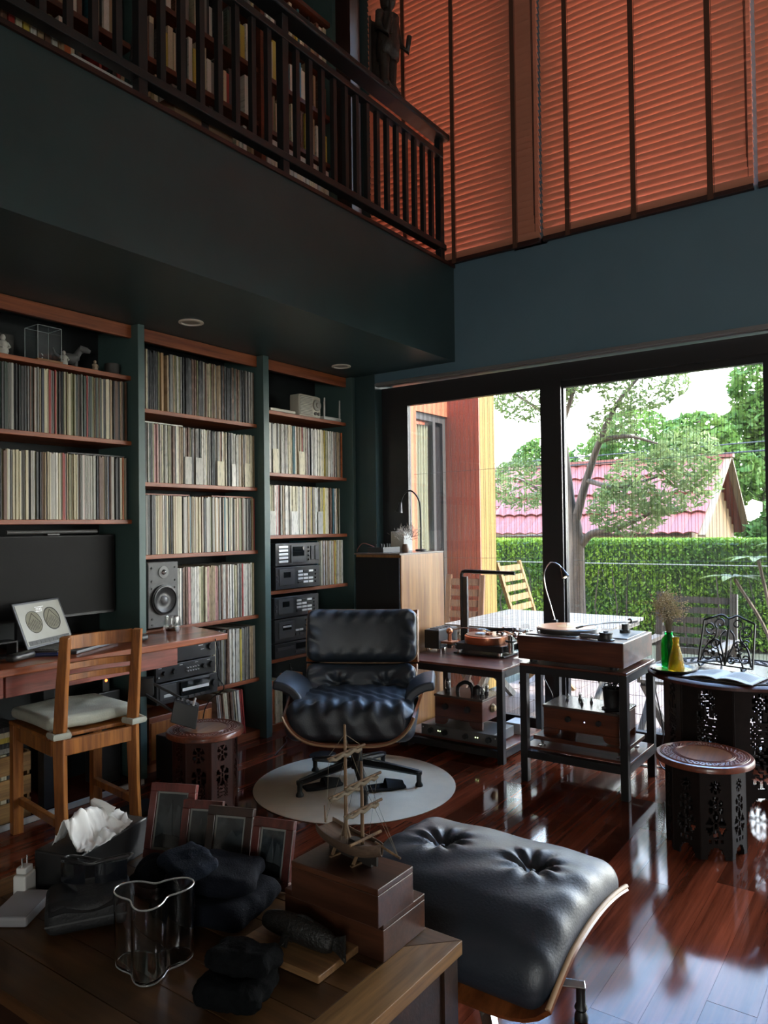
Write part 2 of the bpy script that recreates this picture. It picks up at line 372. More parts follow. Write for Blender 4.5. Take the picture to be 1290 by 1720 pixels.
BL = [(1.775, 3.006, [2.72, 2.35, 1.93], 'orange wooden venetian blind behind the mezzanine railing'),
      (.635, 1.755, [1.60, 1.225, .835], 'broad orange wooden venetian blind right of the dark window pier'),
      (-.6, .615, [.45, .05, -.4], 'orange wooden venetian blind at the right edge of the picture'),
      (-2.05, -.62, [-.8, -1.35, -1.9], 'orange wooden venetian blind beyond the right edge of the picture')]
for ya, yb, tapes, lb in BL:
    t = thing('venetian_blind', lb, 'blind', (4.079, (ya+yb)/2, 2.9065), 0, 'wooden venetian blinds over the upper windows'); h = (yb-ya)/2; c = (ya+yb)/2
    prof = [(.026*math.cos(a)*1.0, .003-.003*abs(i-2)) for i, a in enumerate((PI, PI*.75, PI/2, PI/4, 0))]
    prof = [(-.026, 0), (-.013, .0025), (0, .0035), (.013, .0025), (.026, 0)]
    ca, sa = -math.cos(math.radians(50)), math.sin(math.radians(50))
    def pt(a, b): return (a*ca-b*sa, a*sa+b*ca)     # inner edge up, outer edge down
    poly = [pt(a, b) for a, b in prof]+[pt(a, b-.0026) for a, b in reversed(prof)]
    g = G(); n = len(poly); g._add([(p, -h, q) for p, q in poly]+[(p, h, q) for p, q in poly], [tuple(range(n)), tuple(range(2*n-1, n-1, -1))]+[(k, n+k, n+(k+1) % n, (k+1) % n) for k in range(n)])
    me = g.mesh('slat', slm, 40)
    for k in range(53): inst('slat', me, (0, 0, .045+k*.0385), parent=t)
    G().box(-.016, .016, -h, h, 0, .026).o('bottom_rail', brm, t, bevel=.003); G().box(-.018, .018, -h, h, 2.09, 2.15).o('head_rail', brm, t)
    for y_ in tapes:
        G().box(-.0185, -.0175, y_-c-.014, y_-c+.014, -.005, 2.09).o('ladder_tape', tape, t); G().cyl((-.0205, y_-c-.02, .0), (-.0205, y_-c-.02, 2.09), .0012, n=5).o('cord', cordm, t)
    gg = G()
    for k in range(3): gg.tube([(-.0205, -h+.02+.006*k, 2.09), (-.0205, -h+.02+.004*k, .9), (-.021, -h+.022+.003*k, .06+.05*k)], .0014, 5)
    gg.o('pull_cord', cordm, t)
# recessed downlights under the mezzanine
dlm = M('downlight_trim', (.72, .66, .58), .4); dli = M('downlight_reflector', (.38, .35, .31), .3, metal=.3)
for (x, y, lb) in ((2.471, 2.955, 'round recessed downlight above the middle bookcase'), (3.747, 3.018, 'round recessed downlight above the right bookcase by the window')):
    t = thing('downlight', lb, 'downlight', (x, y, MZ), 0, 'recessed downlights under the mezzanine')
    G().lathe([(.062, 0), (.062, -.005), (.048, -.007), (.046, -.002), (.046, 0)], 28).o('trim_ring', dlm, t, 40)
    G().lathe([(.047, -.001), (.03, -.003), (0, -.0035)], 28).o('lens', dli, t, 60)
# ================================================================ OUTDOORS
rng = random.Random(11)
def leaves(cs, n, size, rr=rng, flat=.0, asp=.45):
    """cs: list of (center, (rx,ry,rz)); leaf quads scattered in the ellipsoid shells"""
    vs = []; fs = []
    wts = [r[0]*r[1]+r[0]*r[2]+r[1]*r[2] for _, r in cs]
    for _ in range(n):
        c, r = rr.choices(cs, wts)[0]
        while True:
            p = Vector((rr.uniform(-1, 1), rr.uniform(-1, 1), rr.uniform(-1, 1)))
            if .25 < p.length < 1: break
        p = p.normalized()*(p.length**.5)
        q = Vector((c[0]+p.x*r[0], c[1]+p.y*r[1], c[2]+p.z*r[2]))
        d = Vector((rr.gauss(0, 1), rr.gauss(0, 1), rr.gauss(0, .6))).normalized(); e = d.cross(Vector((rr.gauss(0, 1), rr.gauss(0, 1), rr.gauss(0, 1)))).normalized()
        s = size*rr.uniform(.6, 1.3); k = len(vs)
        vs += [q-d*s, q+e*s*asp, q+d*s, q-e*s*asp]; fs.append((k, k+1, k+2, k+3))
    g = G(); g._add(vs, fs); return g
GZ = -.16
gd = struct(G().box(XW+.24, 40, -16, 30, GZ-.2, GZ-.03).o('ground', M('garden_ground', ex('#7d8060', .25), .9, var=.3, vs=3)))
pvm = M('paver_stone', ex('#e6c6b8', .24), .8, var=.15, vs=4); pv = G().box(-.147, .147, -.072, .072, -.035, 0).mesh('paver', pvm)
for i in range(9):
    for j in range(19): inst('paver', pv, (XW+.43+i*.3, .22+j*.15+(.0), GZ+rng.uniform(-.002, .002)), parent=gd)
# orange wing of the house with a curtained door and a pillar
bw = thing('house_wing', 'orange rendered house wing with a yellow cornered pillar and curtained door', 'building', (5.0, 3.4, GZ))
om = M('orange_render', ex('#e2845c', .5), .85, var=.08, vs=6, bump=.2, bs=60); rm = M('red_render', ex('#b8644f', 1.25), .85, var=.06, vs=6, bump=.2, bs=60); ym = M('yellow_render', ex('#e8bd62', .27), .85, var=.06, vs=6, bump=.2, bs=60)
G().box(-.66, .13, -.05, .25, 0, 5.6).box(.13, .63, -.05, .25, 2.36, 5.6).o('wall', om, bw)
G().box(.63, .65, -.36, .4, 0, 5.6).o('pillar_face', rm, bw); G().box(.65, .92, -.36, .4, 0, 5.6).o('pillar', ym, bw)
fm = M('grey_door_frame', ex('#6d6868', .35), .6); cu = M('pale_curtain', ex('#d8d0b4', .45), .9)
fr = G().box(.13, .63, -.03, .05, 2.30, 2.36).box(.13, .16, -.03, .05, 0, 2.3).box(.42, .46, -.03, .05, 0, 2.3).box(.58, .63, -.03, .05, 0, 2.3).o('door_frame', fm, bw)
G().box(.46, .58, -.0, .01, 0, 2.3).o('dark_pane', M('dark_pane', ex('#544f52', .3), .15), bw)
G().sheet(lambda u, v: (.155+.265*u, .022+.012*math.sin(u*40+1.3*math.sin(v*4)), .05+2.22*v), 60, 8).o('curtain', cu, bw, 180)
G().box(.16, .42, -.012, -.008, 0, 2.3).o('pane', glass, bw)
# hedge
hg = thing('garden_hedge', 'long clipped green hedge running behind the garden tree', 'hedge', (9.3, 3.2, GZ))
hm = THINLEAF('hedge_leaf', ex('#6f9a40', .55), ex('#b4dc4e', .5), .35, scale=2.2)
vs = []; fs = []; rr = random.Random(3); hz = 1.06-GZ
for _ in range(30000):
    y = rr.uniform(-2.8, 3.2); t = rr.random()
    if t < .68: x = -.32+abs(rr.gauss(0, .035)); z = rr.uniform(0, hz)
    else: x = rr.uniform(-.32, .3); z = hz-abs(rr.gauss(0, .03))
    x += .03*math.sin(y*5+z*3)
    d = Vector((rr.gauss(0, 1), rr.gauss(0, 1), rr.gauss(0, 1))).normalized(); e_ = d.cross(Vector((rr.gauss(0, 1), rr.gauss(0, 1), rr.gauss(0, 1)))).normalized(); s = rr.uniform(.014, .03); q = Vector((x, y, z)); k = len(vs)
    vs += [q-d*s, q+e_*s*.55, q+d*s, q-e_*s*.55]; fs.append((k, k+1, k+2, k+3))
g = G(); g._add(vs, fs); g.o('foliage', hm, hg)['kind'] = 'stuff'
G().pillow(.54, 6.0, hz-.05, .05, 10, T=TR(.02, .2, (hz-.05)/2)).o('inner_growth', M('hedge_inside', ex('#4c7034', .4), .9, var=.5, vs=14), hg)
g = G()
for k in range(26):
    y = -2.6+k*.22+rr.uniform(-.08, .08); g.tube([(-.3, y, 0), (-.33, y+rr.uniform(-.06, .06), .4), (-.31, y+rr.uniform(-.15, .15), .85)], [.012, .009, .004], 5)
g.o('stems', M('hedge_stem', ex('#5c4a38', .3), .9), hg)['kind'] = 'stuff'
tag(G().cyl((8.9, -.5, .77), (8.9, 6.4, .765), .008, n=6).o('fence_rail', M('pale_rail', ex('#e8ead8', .2), .6)), 'thin pale rail running in front of the hedge', 'rail')
# garden tree
tt = thing('garden_tree', 'slender garden tree with forked trunk and small pale leaves', 'tree', (7.5, 2.92, GZ))
bk = M('tree_bark', ex('#8a7663', .4), .9, var=.35, vs=9, bump=.6, bs=40, stretch=(3, 3, .6))
def L3(x, y, z): return (x-7.5, y-2.92, z-GZ)
g = G(); g.tube(spline([L3(7.5, 2.92, GZ), L3(7.5, 2.93, .5), L3(7.5, 2.92, 1.0), L3(7.5, 2.95, 1.35)], 5), [.105-.0025*k for k in range(16)], 9); g.o('trunk', bk, tt, 60)
BR = [[(7.5, 2.95, 1.3), (7.5, 3.0, 1.75), (7.52, 3.06, 2.4), (7.55, 3.0, 2.9), (7.6, 3.2, 3.3)], [(7.5, 2.92, 1.3), (7.5, 2.8, 1.7), (7.45, 2.63, 2.1), (7.45, 2.45, 2.45), (7.5, 2.2, 2.75)],
      [(7.5, 2.9, 1.0), (7.5, 2.75, 1.15), (7.4, 2.45, 1.2), (7.35, 2.1, 1.35)], [(7.52, 3.06, 2.3), (7.5, 2.9, 2.7), (7.5, 2.75, 3.1)], [(7.52, 3.05, 2.2), (7.6, 3.35, 2.5), (7.6, 3.7, 2.75)],
      [(7.45, 2.63, 2.1), (7.3, 2.3, 2.1), (7.3, 2.0, 2.0)], [(7.5, 2.8, 1.7), (7.3, 2.4, 1.6), (7.3, 2.0, 1.7)], [(7.5, 2.97, 1.5), (7.6, 3.3, 1.6), (7.6, 3.6, 1.75)]]
for b_ in BR:
    p = spline([L3(*q) for q in b_], 4); n = len(p); r0 = .05 if len(b_) > 3 else .03
    G().tube(p, [r0*(1-.75*k/n) for k in range(n)], 7).o('branch', bk, tt, 60)
lm = THINLEAF('tree_leaf', ex('#8aa65c', .5), ex('#c0d68c', .5), .4)
cl = [((7.5, 2.05, 1.65), (.5, .55, .33)), ((7.4, 2.35, 1.4), (.4, .4, .28)), ((7.5, 2.2, 2.65), (.35, .45, .28)), ((7.45, 2.5, 2.25), (.25, .25, .2)), ((7.6, 3.4, 2.7), (.4, .5, .35)), ((7.6, 3.55, 1.7), (.35, .4, .3)), ((7.5, 2.95, 2.9), (.4, .5, .3)), ((7.5, 3.2, 3.3), (.5, .8, .3)), ((7.3, 1.75, 1.85), (.3, .3, .3))]
leaves([(L3(*c), r) for c, r in cl], 12500, .04, asp=.3).o('foliage', lm, tt)['kind'] = 'stuff'
# pink roofed house
ho = thing('garden_house', 'small house with corrugated pink roof and timber gable beyond the hedge', 'house', (15.0, 4.5, GZ))
rfm = M('pink_roof', ex('#e06a56', .2), .6, var=.1, vs=3); wd = M('gable_timber', ex('#e0b070', .2), .7, var=.2, vs=5, stretch=(1, 6, .3)); wl = M('house_wall', ex('#e0b88c', .2), .8)
ez, rz_ = 1.0-GZ, 2.62-GZ; yR, yL = -1.25, 3.3
def course(k, n=4):
    a, b = k/n, (k+1)/n+.03
    def fn(u, v):
        s = a+(b-a)*v; yy_ = yR+.1+(yL-yR)*u; return (-.3+2.3*s-.05*(1-v), yy_-.05*s, ez+(rz_-ez)*s+.035*abs(math.sin(u*34*PI/2))+.03*(1-v))
    return G().sheet(fn, 34*4, 1, .02)
for k in range(4): course(k).o('roof_course', rfm, ho, 30)
G().sheet(lambda u, v: (2.0+2.2*v, yR+(yL-yR)*u, rz_-(rz_-ez)*v), 2, 1, .03).o('roof_back', rfm, ho)
G().box(1.85, 2.1, yR-.1, yL, rz_-.01, rz_+.09).o('ridge_cap', rfm, ho)
G().box(.0, 4.0, yR+.35, yL, 0, ez).o('wall', wl, ho)
for k in range(16):
    x0 = .0+k*.25; hh = rz_-abs((x0+.125)-2.0)/2.3*(rz_-ez)-.1
    if hh > ez: G().box(x0+.006, x0+.244, yR+.3, yR+.34, ez-.1, hh).o('gable_board', wd, ho)
G().bar((-.3, yR+.05, ez+.0), (2.0, yR, rz_+.02), .14, .05).o('barge_board', M('barge', ex('#e8c8a0', .22), .7), ho); G().bar((4.2, yR+.05, ez), (2.0, yR, rz_+.02), .14, .05).o('barge_board', M('barge', '', .7), ho)
h2 = thing('tiled_house', 'orange roofed house glimpsed between the yellow pillar and the door mullion', 'house', (18.6, 9.6, GZ))
rf2 = M('orange_roof', ex('#e08a58', .22), .6, var=.1)
for k in range(4):
    G().sheet(lambda u, v: (-.6+1.8*(k+v*1.03)/4-.03*(1-v), -1.3+5*u, 1.3-GZ+1.6*(k+v)/4+.03*abs(math.sin(u*40))+.025*(1-v)), 90, 1, .02).o('roof_course', rf2 if k > 1 else rfm, h2, 30)
G().box(-.2, 2, -1.0, 3.6, 0, 1.4).o('wall', wl, h2)
# trees behind
bl_ = [((25, 7.6, 4.6), [(0, 0, -.9, 1.5), (0, 1.2, -1.5, 1.2), (0, -1.0, -1.6, 1.3), (0, 0, -2.8, 1.4)], 'bright green bushy tree behind the ridge of the pink roof'),
       ((20.4, 4.6, 4.0), [(0, 0, -.8, 1.0), (0, -.5, -1.6, 1.0), (0, .5, -1.7, .95), (0, 0, -2.8, 1.0)], 'yellow green bushy tree just above the pink gable'),
       ((23.5, 3.5, 6.0), [(0, 0, -.9, 1.0), (0, -.45, -1.9, 1.2), (0, .5, -2.2, .85), (0, -.1, -3.2, 1.1)], 'tall dense green tree at the right edge of the glass'),
       ((16.0, 1.95, 1.7), [(0, 0, -.3, .5), (0, .4, -.8, .45), (0, -.4, -.7, .6)], 'low green shrub beside the timber gable'),
       ((27, 11.8, 4.2), [(0, 0, -.8, 1.3), (0, 1.1, -1.5, 1.2), (0, -1.0, -1.6, 1.2)], 'pale green tree far behind the forked garden tree')]
bt = THINLEAF('background_leaf', ex('#6a9c46', .36), ex('#a8d468', .36), .4, scale=1.2)
for (c, bs, lb) in bl_:
    t = thing('background_tree', lb, 'tree', (c[0], c[1], GZ), 0, 'trees beyond the pink roofed house')
    leaves([((a, b, c[2]+z-GZ), (r, r, r*.9)) for a, b, z, r in bs], 6500, .13).o('foliage', bt, t)['kind'] = 'stuff'
    G().tube([(0, 0, 0), (0, .05, 1.2), (0, 0, c[2]-GZ)], [.14, .1, .04], 7).o('trunk', bk, t)
# broad leaved plant at the right
t = thing('frangipani_plant', 'broad leaved plant rising in front of the hedge by the right door frame', 'plant', (7.0, 1.0, GZ))
pl = THINLEAF('plant_leaf', ex('#6a8c34', .3), ex('#9cb85a', .3), .3)
for (tip, n) in (((0, .12, 1.08), 9), ((.1, -.12, 1.2), 8), ((-.05, .3, .92), 6)):
    G().tube(spline([(0, 0, 0), (tip[0]*.5, tip[1]*.2, tip[2]*.5), tip], 5), .014, 6).o('stem', bk, t)
    for k in range(n):
        a = 2*PI*k/n+tip[2]; d = Vector((math.cos(a), math.sin(a), .35)).normalized(); s = d.cross(Vector((0, 0, 1))).normalized()
        def lf(u, v, tip=tip, d=d, s=s): return Vector(tip)+d*(.32*u)+s*((v-.5)*.095*math.sin(PI*min(1, u*.94+.06)))-Vector((0, 0, .12*u*u-.02*abs(v-.5)))
        G().sheet(lf, 6, 2).o('leaf', pl, t, 60)
for k, (z, lb) in enumerate(((2.55, 'upper power line crossing the sky left of the mullion'), (2.4, 'lower power line crossing the sky left of the mullion'))):
    tag(G().tube([(14, 14, z+.25), (14, 7, z-.03), (14, 2, z+.06), (14, -6, z+.4)], .012, 5).o('power_line', M('wire', (.02, .02, .02), .6)), lb, 'power line', 'power lines')
# garden table + chairs
tk = WOOD('weathered_teak', ex('#c9bfb4', .26), ex('#efe6da', .26), 1, .7, grain=20); teak = WOOD('warm_teak', ex('#d89a48', .3), ex('#f2c476', .3), 2, .6, grain=16); gk = WOOD('grey_teak', ex('#8d827c', .32), ex('#aaa098', .32), 1, .7, grain=20)
gt = thing('garden_table', 'weathered slatted garden table outside the sliding door', 'table', (5.22, 2.28, GZ)); H = .535-GZ
for k in range(12): G().box(-.54+k*.09, -.54+k*.09+.082, -.56, .56, H-.022, H).o('slat', tk, gt)
for yy_ in (-.5, .5): G().box(-.54, .53, yy_-.03, yy_+.03, H-.06, H-.022).o('rail', tk, gt)
for yy_ in (-.45, .45):
    G().bar((-.45, yy_, 0), (.45, yy_, H-.06), .04, .05).o('leg', tk, gt); G().bar((.45, yy_+.045, 0), (-.45, yy_+.045, H-.06), .04, .05).o('leg', tk, gt)
def gchair(name, lb, loc, rz, m, W=.5, arm=False, nsl=7, lean=.28, hb=.5):
    t = thing(name, lb, 'chair', loc, rz, 'slatted garden chairs'); S = .42
    for k in range(5): G().box(-W/2, W/2, -.22+k*.09, -.22+k*.09+.08, S-.02, S).o('seat_slat', m, t)
    T = TR(0, .24, S-.04) @ ROT(-lean, 'X')
    for sx_ in (-1, 1):
        G(T).box(sx_*W/2-.022, sx_*W/2+.022, -.014, .014, 0, hb+.12).o('back_post', m, t)
        G().bar((sx_*W/2, -.24, 0), (sx_*W/2, .22, S), .03, .04, (1, 0, 0)).o('leg', m, t); G().bar((sx_*(W/2-.035), .26, 0), (sx_*(W/2-.035), -.2, S-.03), .03, .04, (1, 0, 0)).o('leg', m, t)
        if arm: G().box(sx_*W/2-.03, sx_*W/2+.03, -.28, .3, S+.2, S+.225).o('armrest', m, t); G().box(sx_*W/2-.02, sx_*W/2+.02, -.22, -.18, S, S+.2).o('arm_post', m, t)
    st = (hb+.04)/nsl
    for k in range(nsl): G(T).box(-W/2+.022, W/2-.022, -.009, .009, .08+k*st, .08+k*st+st*.62).o('back_slat', m, t)
    return t
gchair('garden_chair', 'yellow teak slatted garden chair left of the door mullion', (6.32, 2.66, GZ), .05, teak, .5, False, 7, .3, .60)
gchair('garden_chair', 'reddish slatted garden chair beside the wooden loudspeaker cabinet', (5.2, 3.09, GZ), -1.45, WOOD('red_teak', ex('#c98560', .22), ex('#e2ac84', .22), 2, .7), .3, False, 6, .15, .5)
gchair('garden_chair', 'grey slatted garden armchair behind the iron book stand', (5.0, 1.24, GZ), -PI/2-.02, gk, .47, True, 7, .12, .44)
# ================================================================ BOOKCASES
SY = 3.235; BY = 3.53
def sh(z): return 1.25+(z-1.25)*1.018
swood = WOOD('shelf_mahogany', '#7c3c22', '#b4663c', 0, .42, grain=10, along=.8)
upm = M('upright_teal', (.072, .125, .118), .45, var=.1, vs=3); backm = M('bookcase_back', (.010, .013, .014), .7)
def shelfset(t, ox, x0, x1, zs, plinth=True):
    for z in zs: G().box(x0-ox, x1-ox, SY, BY-.012, sh(z)-.022, sh(z)).o('shelf', swood, t, bevel=.002)
    G().box(x0-ox, x1-ox, SY-.004, SY+.018, sh(2.205), MZ-.002).o('valance', swood, t, bevel=.002)
    G().box(x0-ox, x1-ox, BY-.012, BY-.002, 0, MZ-.002).o('back_panel', backm, t)
    if plinth: G().box(x0-ox, x1-ox, SY, BY-.012, 0, .045).o('plinth', swood, t)
bcL = thing('bookcase', 'teal edged bookcase with records and figurines above the monitor', 'bookcase', (1.2, 0, 0)); shelfset(bcL, 1.2, .2, 2.318, [2.015, 1.69, 1.30], False)
bcM = thing('bookcase', 'middle bookcase full of records beside the loudspeaker', 'bookcase', (2.78, 0, 0)); shelfset(bcM, 2.78, 2.358, 3.2, [1.865, 1.49, 1.12, .74, .372])
bcR = thing('bookcase', 'right bookcase with radio and cassette decks by the window', 'bookcase', (3.66, 0, 0)); shelfset(bcR, 3.66, 3.248, 4.062, [1.962, 1.585, 1.205, .868, .455])
for x0, x1, t, ox in ((2.318, 2.358, bcM, 2.78), (3.2, 3.248, bcM, 2.78), (4.062, 4.095, bcR, 3.66)):
    G().box(x0-ox, x1-ox, 3.178, BY-.002, 0, MZ-.002).o('upright', upm, t, bevel=.002)
# ---- records
RC = {'cream': '#cfc6a8', 'pale grey': '#b9b6ac', 'white': '#dedad0', 'tan': '#a58f70', 'brown': '#5f4535', 'black': '#1c1c1e', 'charcoal': '#3a3a3a', 'dark green': '#2c3a30', 'olive': '#7f7d58', 'red': '#9c3630', 'teal blue': '#3b6a74', 'yellow': '#c7b24e', 'pink': '#b98a86', 'orange': '#c06a38', 'grey': '#84827c', 'navy': '#2b3348'}
def SLEEVE(n, h):
    m, nt, b = _new('sleeve_'+n.replace(' ', '_')); c = lin(h)
    tcn = _noise(nt, (40, 3, 9), 2.5, 3., rnd=True); r = nt.nodes.new('ShaderNodeValToRGB'); r.color_ramp.interpolation = 'LINEAR'
    r.color_ramp.elements[0].position = .36; r.color_ramp.elements[1].position = .5; k = .62 if sum(c) > .25 else 1.9
    r.color_ramp.elements[0].color = (*[x*k+(.03 if k > 1 else 0) for x in c], 1); r.color_ramp.elements[1].color = (*c, 1)
    nt.links.new(tcn.outputs['Fac'], r.inputs[0]); nt.links.new(r.outputs[0], b.inputs['Base Color']); b.inputs['Roughness'].default_value = .5; return m
SM = {n: SLEEVE(n, h) for n, h in RC.items()}
RM = {n: G().box(0, 1, 0, .262, 0, .312).mesh('record_sleeve', m) for n, m in SM.items()}
def pick(rr, pal): return rr.choices([p for p, _ in pal], [q for _, q in pal])[0]
PB = [('cream', 7), ('pale grey', 7), ('white', 3), ('tan', 5), ('brown', 3), ('black', 4), ('charcoal', 4), ('dark green', 2), ('olive', 3), ('red', .6), ('teal blue', .6), ('yellow', .4), ('pink', .8), ('orange', .3), ('grey', 6), ('navy', .8)]
PD = [('cream', 3), ('pale grey', 3), ('tan', 4), ('brown', 5), ('black', 7), ('charcoal', 6), ('dark green', 5), ('olive', 2), ('red', 1), ('teal blue', .5), ('grey', 5), ('navy', 1), ('pink', .6)]
PL = [('cream', 9), ('pale grey', 8), ('white', 7), ('tan', 4), ('brown', 2), ('black', 2), ('charcoal', 2), ('olive', 3), ('red', .8), ('teal blue', 1), ('yellow', .8), ('pink', 1), ('orange', .6), ('grey', 4), ('dark green', .5)]
def fill(rr, x0, x1, z, pal, tmin, tmax, lean=0.):
    out = []; x = x0; last = None
    while x < x1-tmin:
        t = min(rr.uniform(tmin, tmax), x1-x); c = pick(rr, pal)
        if last and rr.random() < .3: c = last
        last = c; s = 1-abs(rr.gauss(0, .012)); out.append((x, SY+.008+min(.011, abs(rr.gauss(0, .006))), z+.0006, t-.0006, s, rr.gauss(0, .012)+lean, c)); x += t
    return out
rr = random.Random(21)
ROWS = [(1.66, 2.300, sh(1.69), PD, 'on the shelf under the figurines', 'records under the figurines', 1),
        (1.66, 2.300, sh(1.30), PB, 'on the shelf above the monitor', 'records above the monitor', 1),
        (2.364, 3.185, sh(1.12), PB, 'on the shelf above the loudspeaker', 'records above the loudspeaker', 0)]
for x0, x1, z, pal, wh, grp, right in ROWS:
    L = fill(rr, x0, x1, z, pal, .0042, .0085 if right else .0125); hs = .955 if z > 1.6 else 1.
    for k, (x, y, zz, t, s, a, c) in enumerate(L):
        n = len(L)-k if right else k+1
        o = inst('record_sleeve', RM[c], (x, y, zz), (0, 0, 0), (t, 1, s*hs)); 
        tag(o, '%s record sleeve, %s from the %s %s' % (c, ordinal(n), 'right' if right else 'left', wh), 'record', grp)
# everything past the first three hundred: one object
vs = []; fs = []; mi = []; names = list(SM)
REST = [(2.364, 3.185, sh(1.49), PB, .0045, .011, 0), (2.364, 2.50, sh(1.865), PD, .005, .013, 0), (2.552, 3.185, sh(1.865), PD, .005, .013, 0), (2.60, 3.185, sh(.74), PL, .005, .015, 0), (2.80, 3.185, sh(.372), PL, .006, .016, 0), (2.90, 3.10, .046, PL, .006, .015, -.09), (3.256, 4.03, sh(1.585), PL, .005, .012, 0), (3.256, 4.0, sh(1.205), PL, .005, .013, 0.), (3.762, 4.035, sh(.868), PL, .005, .012, 0), (3.26, 3.42, .046, PL, .007, .016, 0)]
for x0, x1, z, pal, a, b, lean in REST:
    for (x, y, zz, t, s, an, c) in fill(rr, x0, x1, z, pal, a, b, lean):
        T = TR(x, y, zz) @ ROT(min(.1, max(-.1, an if lean else an*.3)), 'Y'); n0 = len(vs); h = .312*s
        if zz < sh(.868)+.01 and zz > .8: h *= .96
        if zz < .1: h *= .84
        vs += [tuple(T @ Vector(p)) for p in ((0, 0, 0), (t, 0, 0), (t, .25, 0), (0, .25, 0), (0, 0, h), (t, 0, h), (t, .25, h), (0, .25, h))]
        q = [(3, 2, 1, 0), (4, 5, 6, 7), (0, 1, 5, 4), (1, 2, 6, 5), (2, 3, 7, 6), (3, 0, 4, 7)]; fs += [tuple(i+n0 for i in f) for f in q]; mi += [names.index(c)]*6
me = bpy.data.meshes.new('record_sleeves'); me.from_pydata(vs, [], fs)
for n in names: me.materials.append(SM[n])
me.polygons.foreach_set('material_index', mi); me.update()
ro = bpy.data.objects.new('record_sleeves', me); COL.objects.link(ro); ro['kind'] = 'stuff'; tag(ro, 'hundreds of thin record sleeves packing the remaining bookcase shelves', 'records')
# divider cards and sleeves lying on top
for k, (x, z, wd, h, c, lb) in enumerate([(2.66, 1.49, .045, .15, 'pale grey', 'pale half-height card left of centre on the middle bookcase second shelf'), (2.735, 1.49, .05, .15, 'pale grey', 'pale half-height card at centre of the middle bookcase second shelf'), (2.89, 1.49, .05, .14, 'cream', 'cream half-height card under the dark gap on the second shelf'), (3.0, 1.49, .03, .13, 'white', 'white half-height card, second from the right on the middle second shelf'), (3.10, 1.49, .045, .14, 'cream', 'cream half-height card at the right end of the middle second shelf'),
        (3.30, 1.205, .05, .15, 'pale grey', 'pale card at the left end of the right bookcase third shelf'), (3.50, 1.205, .06, .15, 'white', 'white card in the middle of the right bookcase third shelf'), (3.76, 1.205, .05, .15, 'pale grey', 'pale card at the right of the right bookcase third shelf'), (3.34, 1.585, .05, .15, 'cream', 'cream card at the left end of the right bookcase second shelf'), (3.58, 1.585, .055, .15, 'cream', 'cream card in the middle of the right bookcase second shelf')]):
    tag(G().box(x, x+wd, SY+.004, SY+.0052, sh(z)+.0008, sh(z)+h).o('divider_card', SM[c]), lb, 'card', 'half-height divider cards among the records')
for (x0, x1, z, m, lb) in [(2.366, 2.66, sh(1.49)+.3135, SM['white'], 'thin white sleeve lying on the second row of the middle bookcase'), (2.366, 2.70, sh(1.12)+.3135, swood, 'thin tan board lying on the left of the row above the loudspeaker'), (2.86, 3.18, sh(1.12)+.3135, swood, 'thin tan board lying on the right of the row above the loudspeaker'), (1.98, 2.29, sh(1.30)+.3135, SM['charcoal'], 'dark sleeve lying on the records above the monitor')]:
    tag(G().box(x0, x1, SY+.02, SY+.27, z, z+.006).o('flat_sleeve', m), lb, 'record')
tag(G().box(2.512, 2.526, SY+.01, SY+.27, sh(1.865)+.001, sh(1.865)+.31).o('wooden_divider', WOOD('pale_divider', '#a8825a', '#c9a578', 2, .5)), 'upright pale wooden divider among the top records of the middle bookcase', 'divider')
# ---- figurines shelf
FZ = sh(2.015)+.0005; bone = M('bone_white', (.55, .53, .48), .5, var=.15, vs=30); stone = M('grey_stone', (.13, .13, .13), .6, var=.2, vs=30)
t = thing('display_case', 'clear acrylic display case with pale wooden base on the top left shelf', 'display case', (1.9, 3.32, FZ))
G().box(-.062, .062, -.06, .06, 0, .014).o('base', WOOD('case_base', '#7a5232', '#9c6d45', 0, .5), t, bevel=.002)
G().box(-.058, .058, -.056, .056, .0145, .168).o('cover', GLASS('acrylic', (.93, .95, .95), .09), t); g = G()
for a in (-1, 1):
    for b in (-1, 1): g.box(a*.058-.001, a*.058+.001, b*.056-.001, b*.056+.001, .0145, .168)
    g.box(-.058, .058, a*.056-.001, a*.056+.001, .167, .169).box(a*.058-.001, a*.058+.001, -.056, .056, .167, .169)
g.o('cover_edges', M('acrylic_edge', (.5, .55, .55), .3), t)
def figure(x, y, h, lb, m):
    t = thing('figurine', lb, 'figurine', (x, y, FZ), 0, 'small figurines on the top left shelf')
    G().lathe([(h*.24, 0), (h*.25, h*.05), (h*.2, h*.08)], 14).o('base', m, t, 40)
    G().lathe([(h*.2, h*.08), (h*.24, h*.25), (h*.19, h*.45), (h*.22, h*.6), (h*.13, h*.7), (h*.06, h*.74)], 14).o('body', m, t, 80)
    G().ball((0, 0, h*.84), (h*.11, h*.12, h*.15)).o('head', m, t, 180)
    for s in (-1, 1): G().tube([(s*h*.2, 0, h*.62), (s*h*.27, -h*.08, h*.45), (s*h*.12, -h*.24, h*.36)], [h*.06, h*.05, h*.04], 8).o('arm', m, t, 80)
figure(1.70, 3.3, .10, 'white figurine left of the acrylic case', bone); figure(1.985, 3.29, .078, 'white seated figurine right of the acrylic case', bone); figure(2.15, 3.29, .06, 'small tan figurine between the grey dog and the cup', M('tan_clay', (.35, .26, .18), .6)); figure(1.655, 3.3, .09, 'pale figurine at the left edge of the top shelf', bone)
t = thing('dog_figurine', 'grey stone dog figurine on the top left shelf', 'figurine', (2.055, 3.36, FZ))
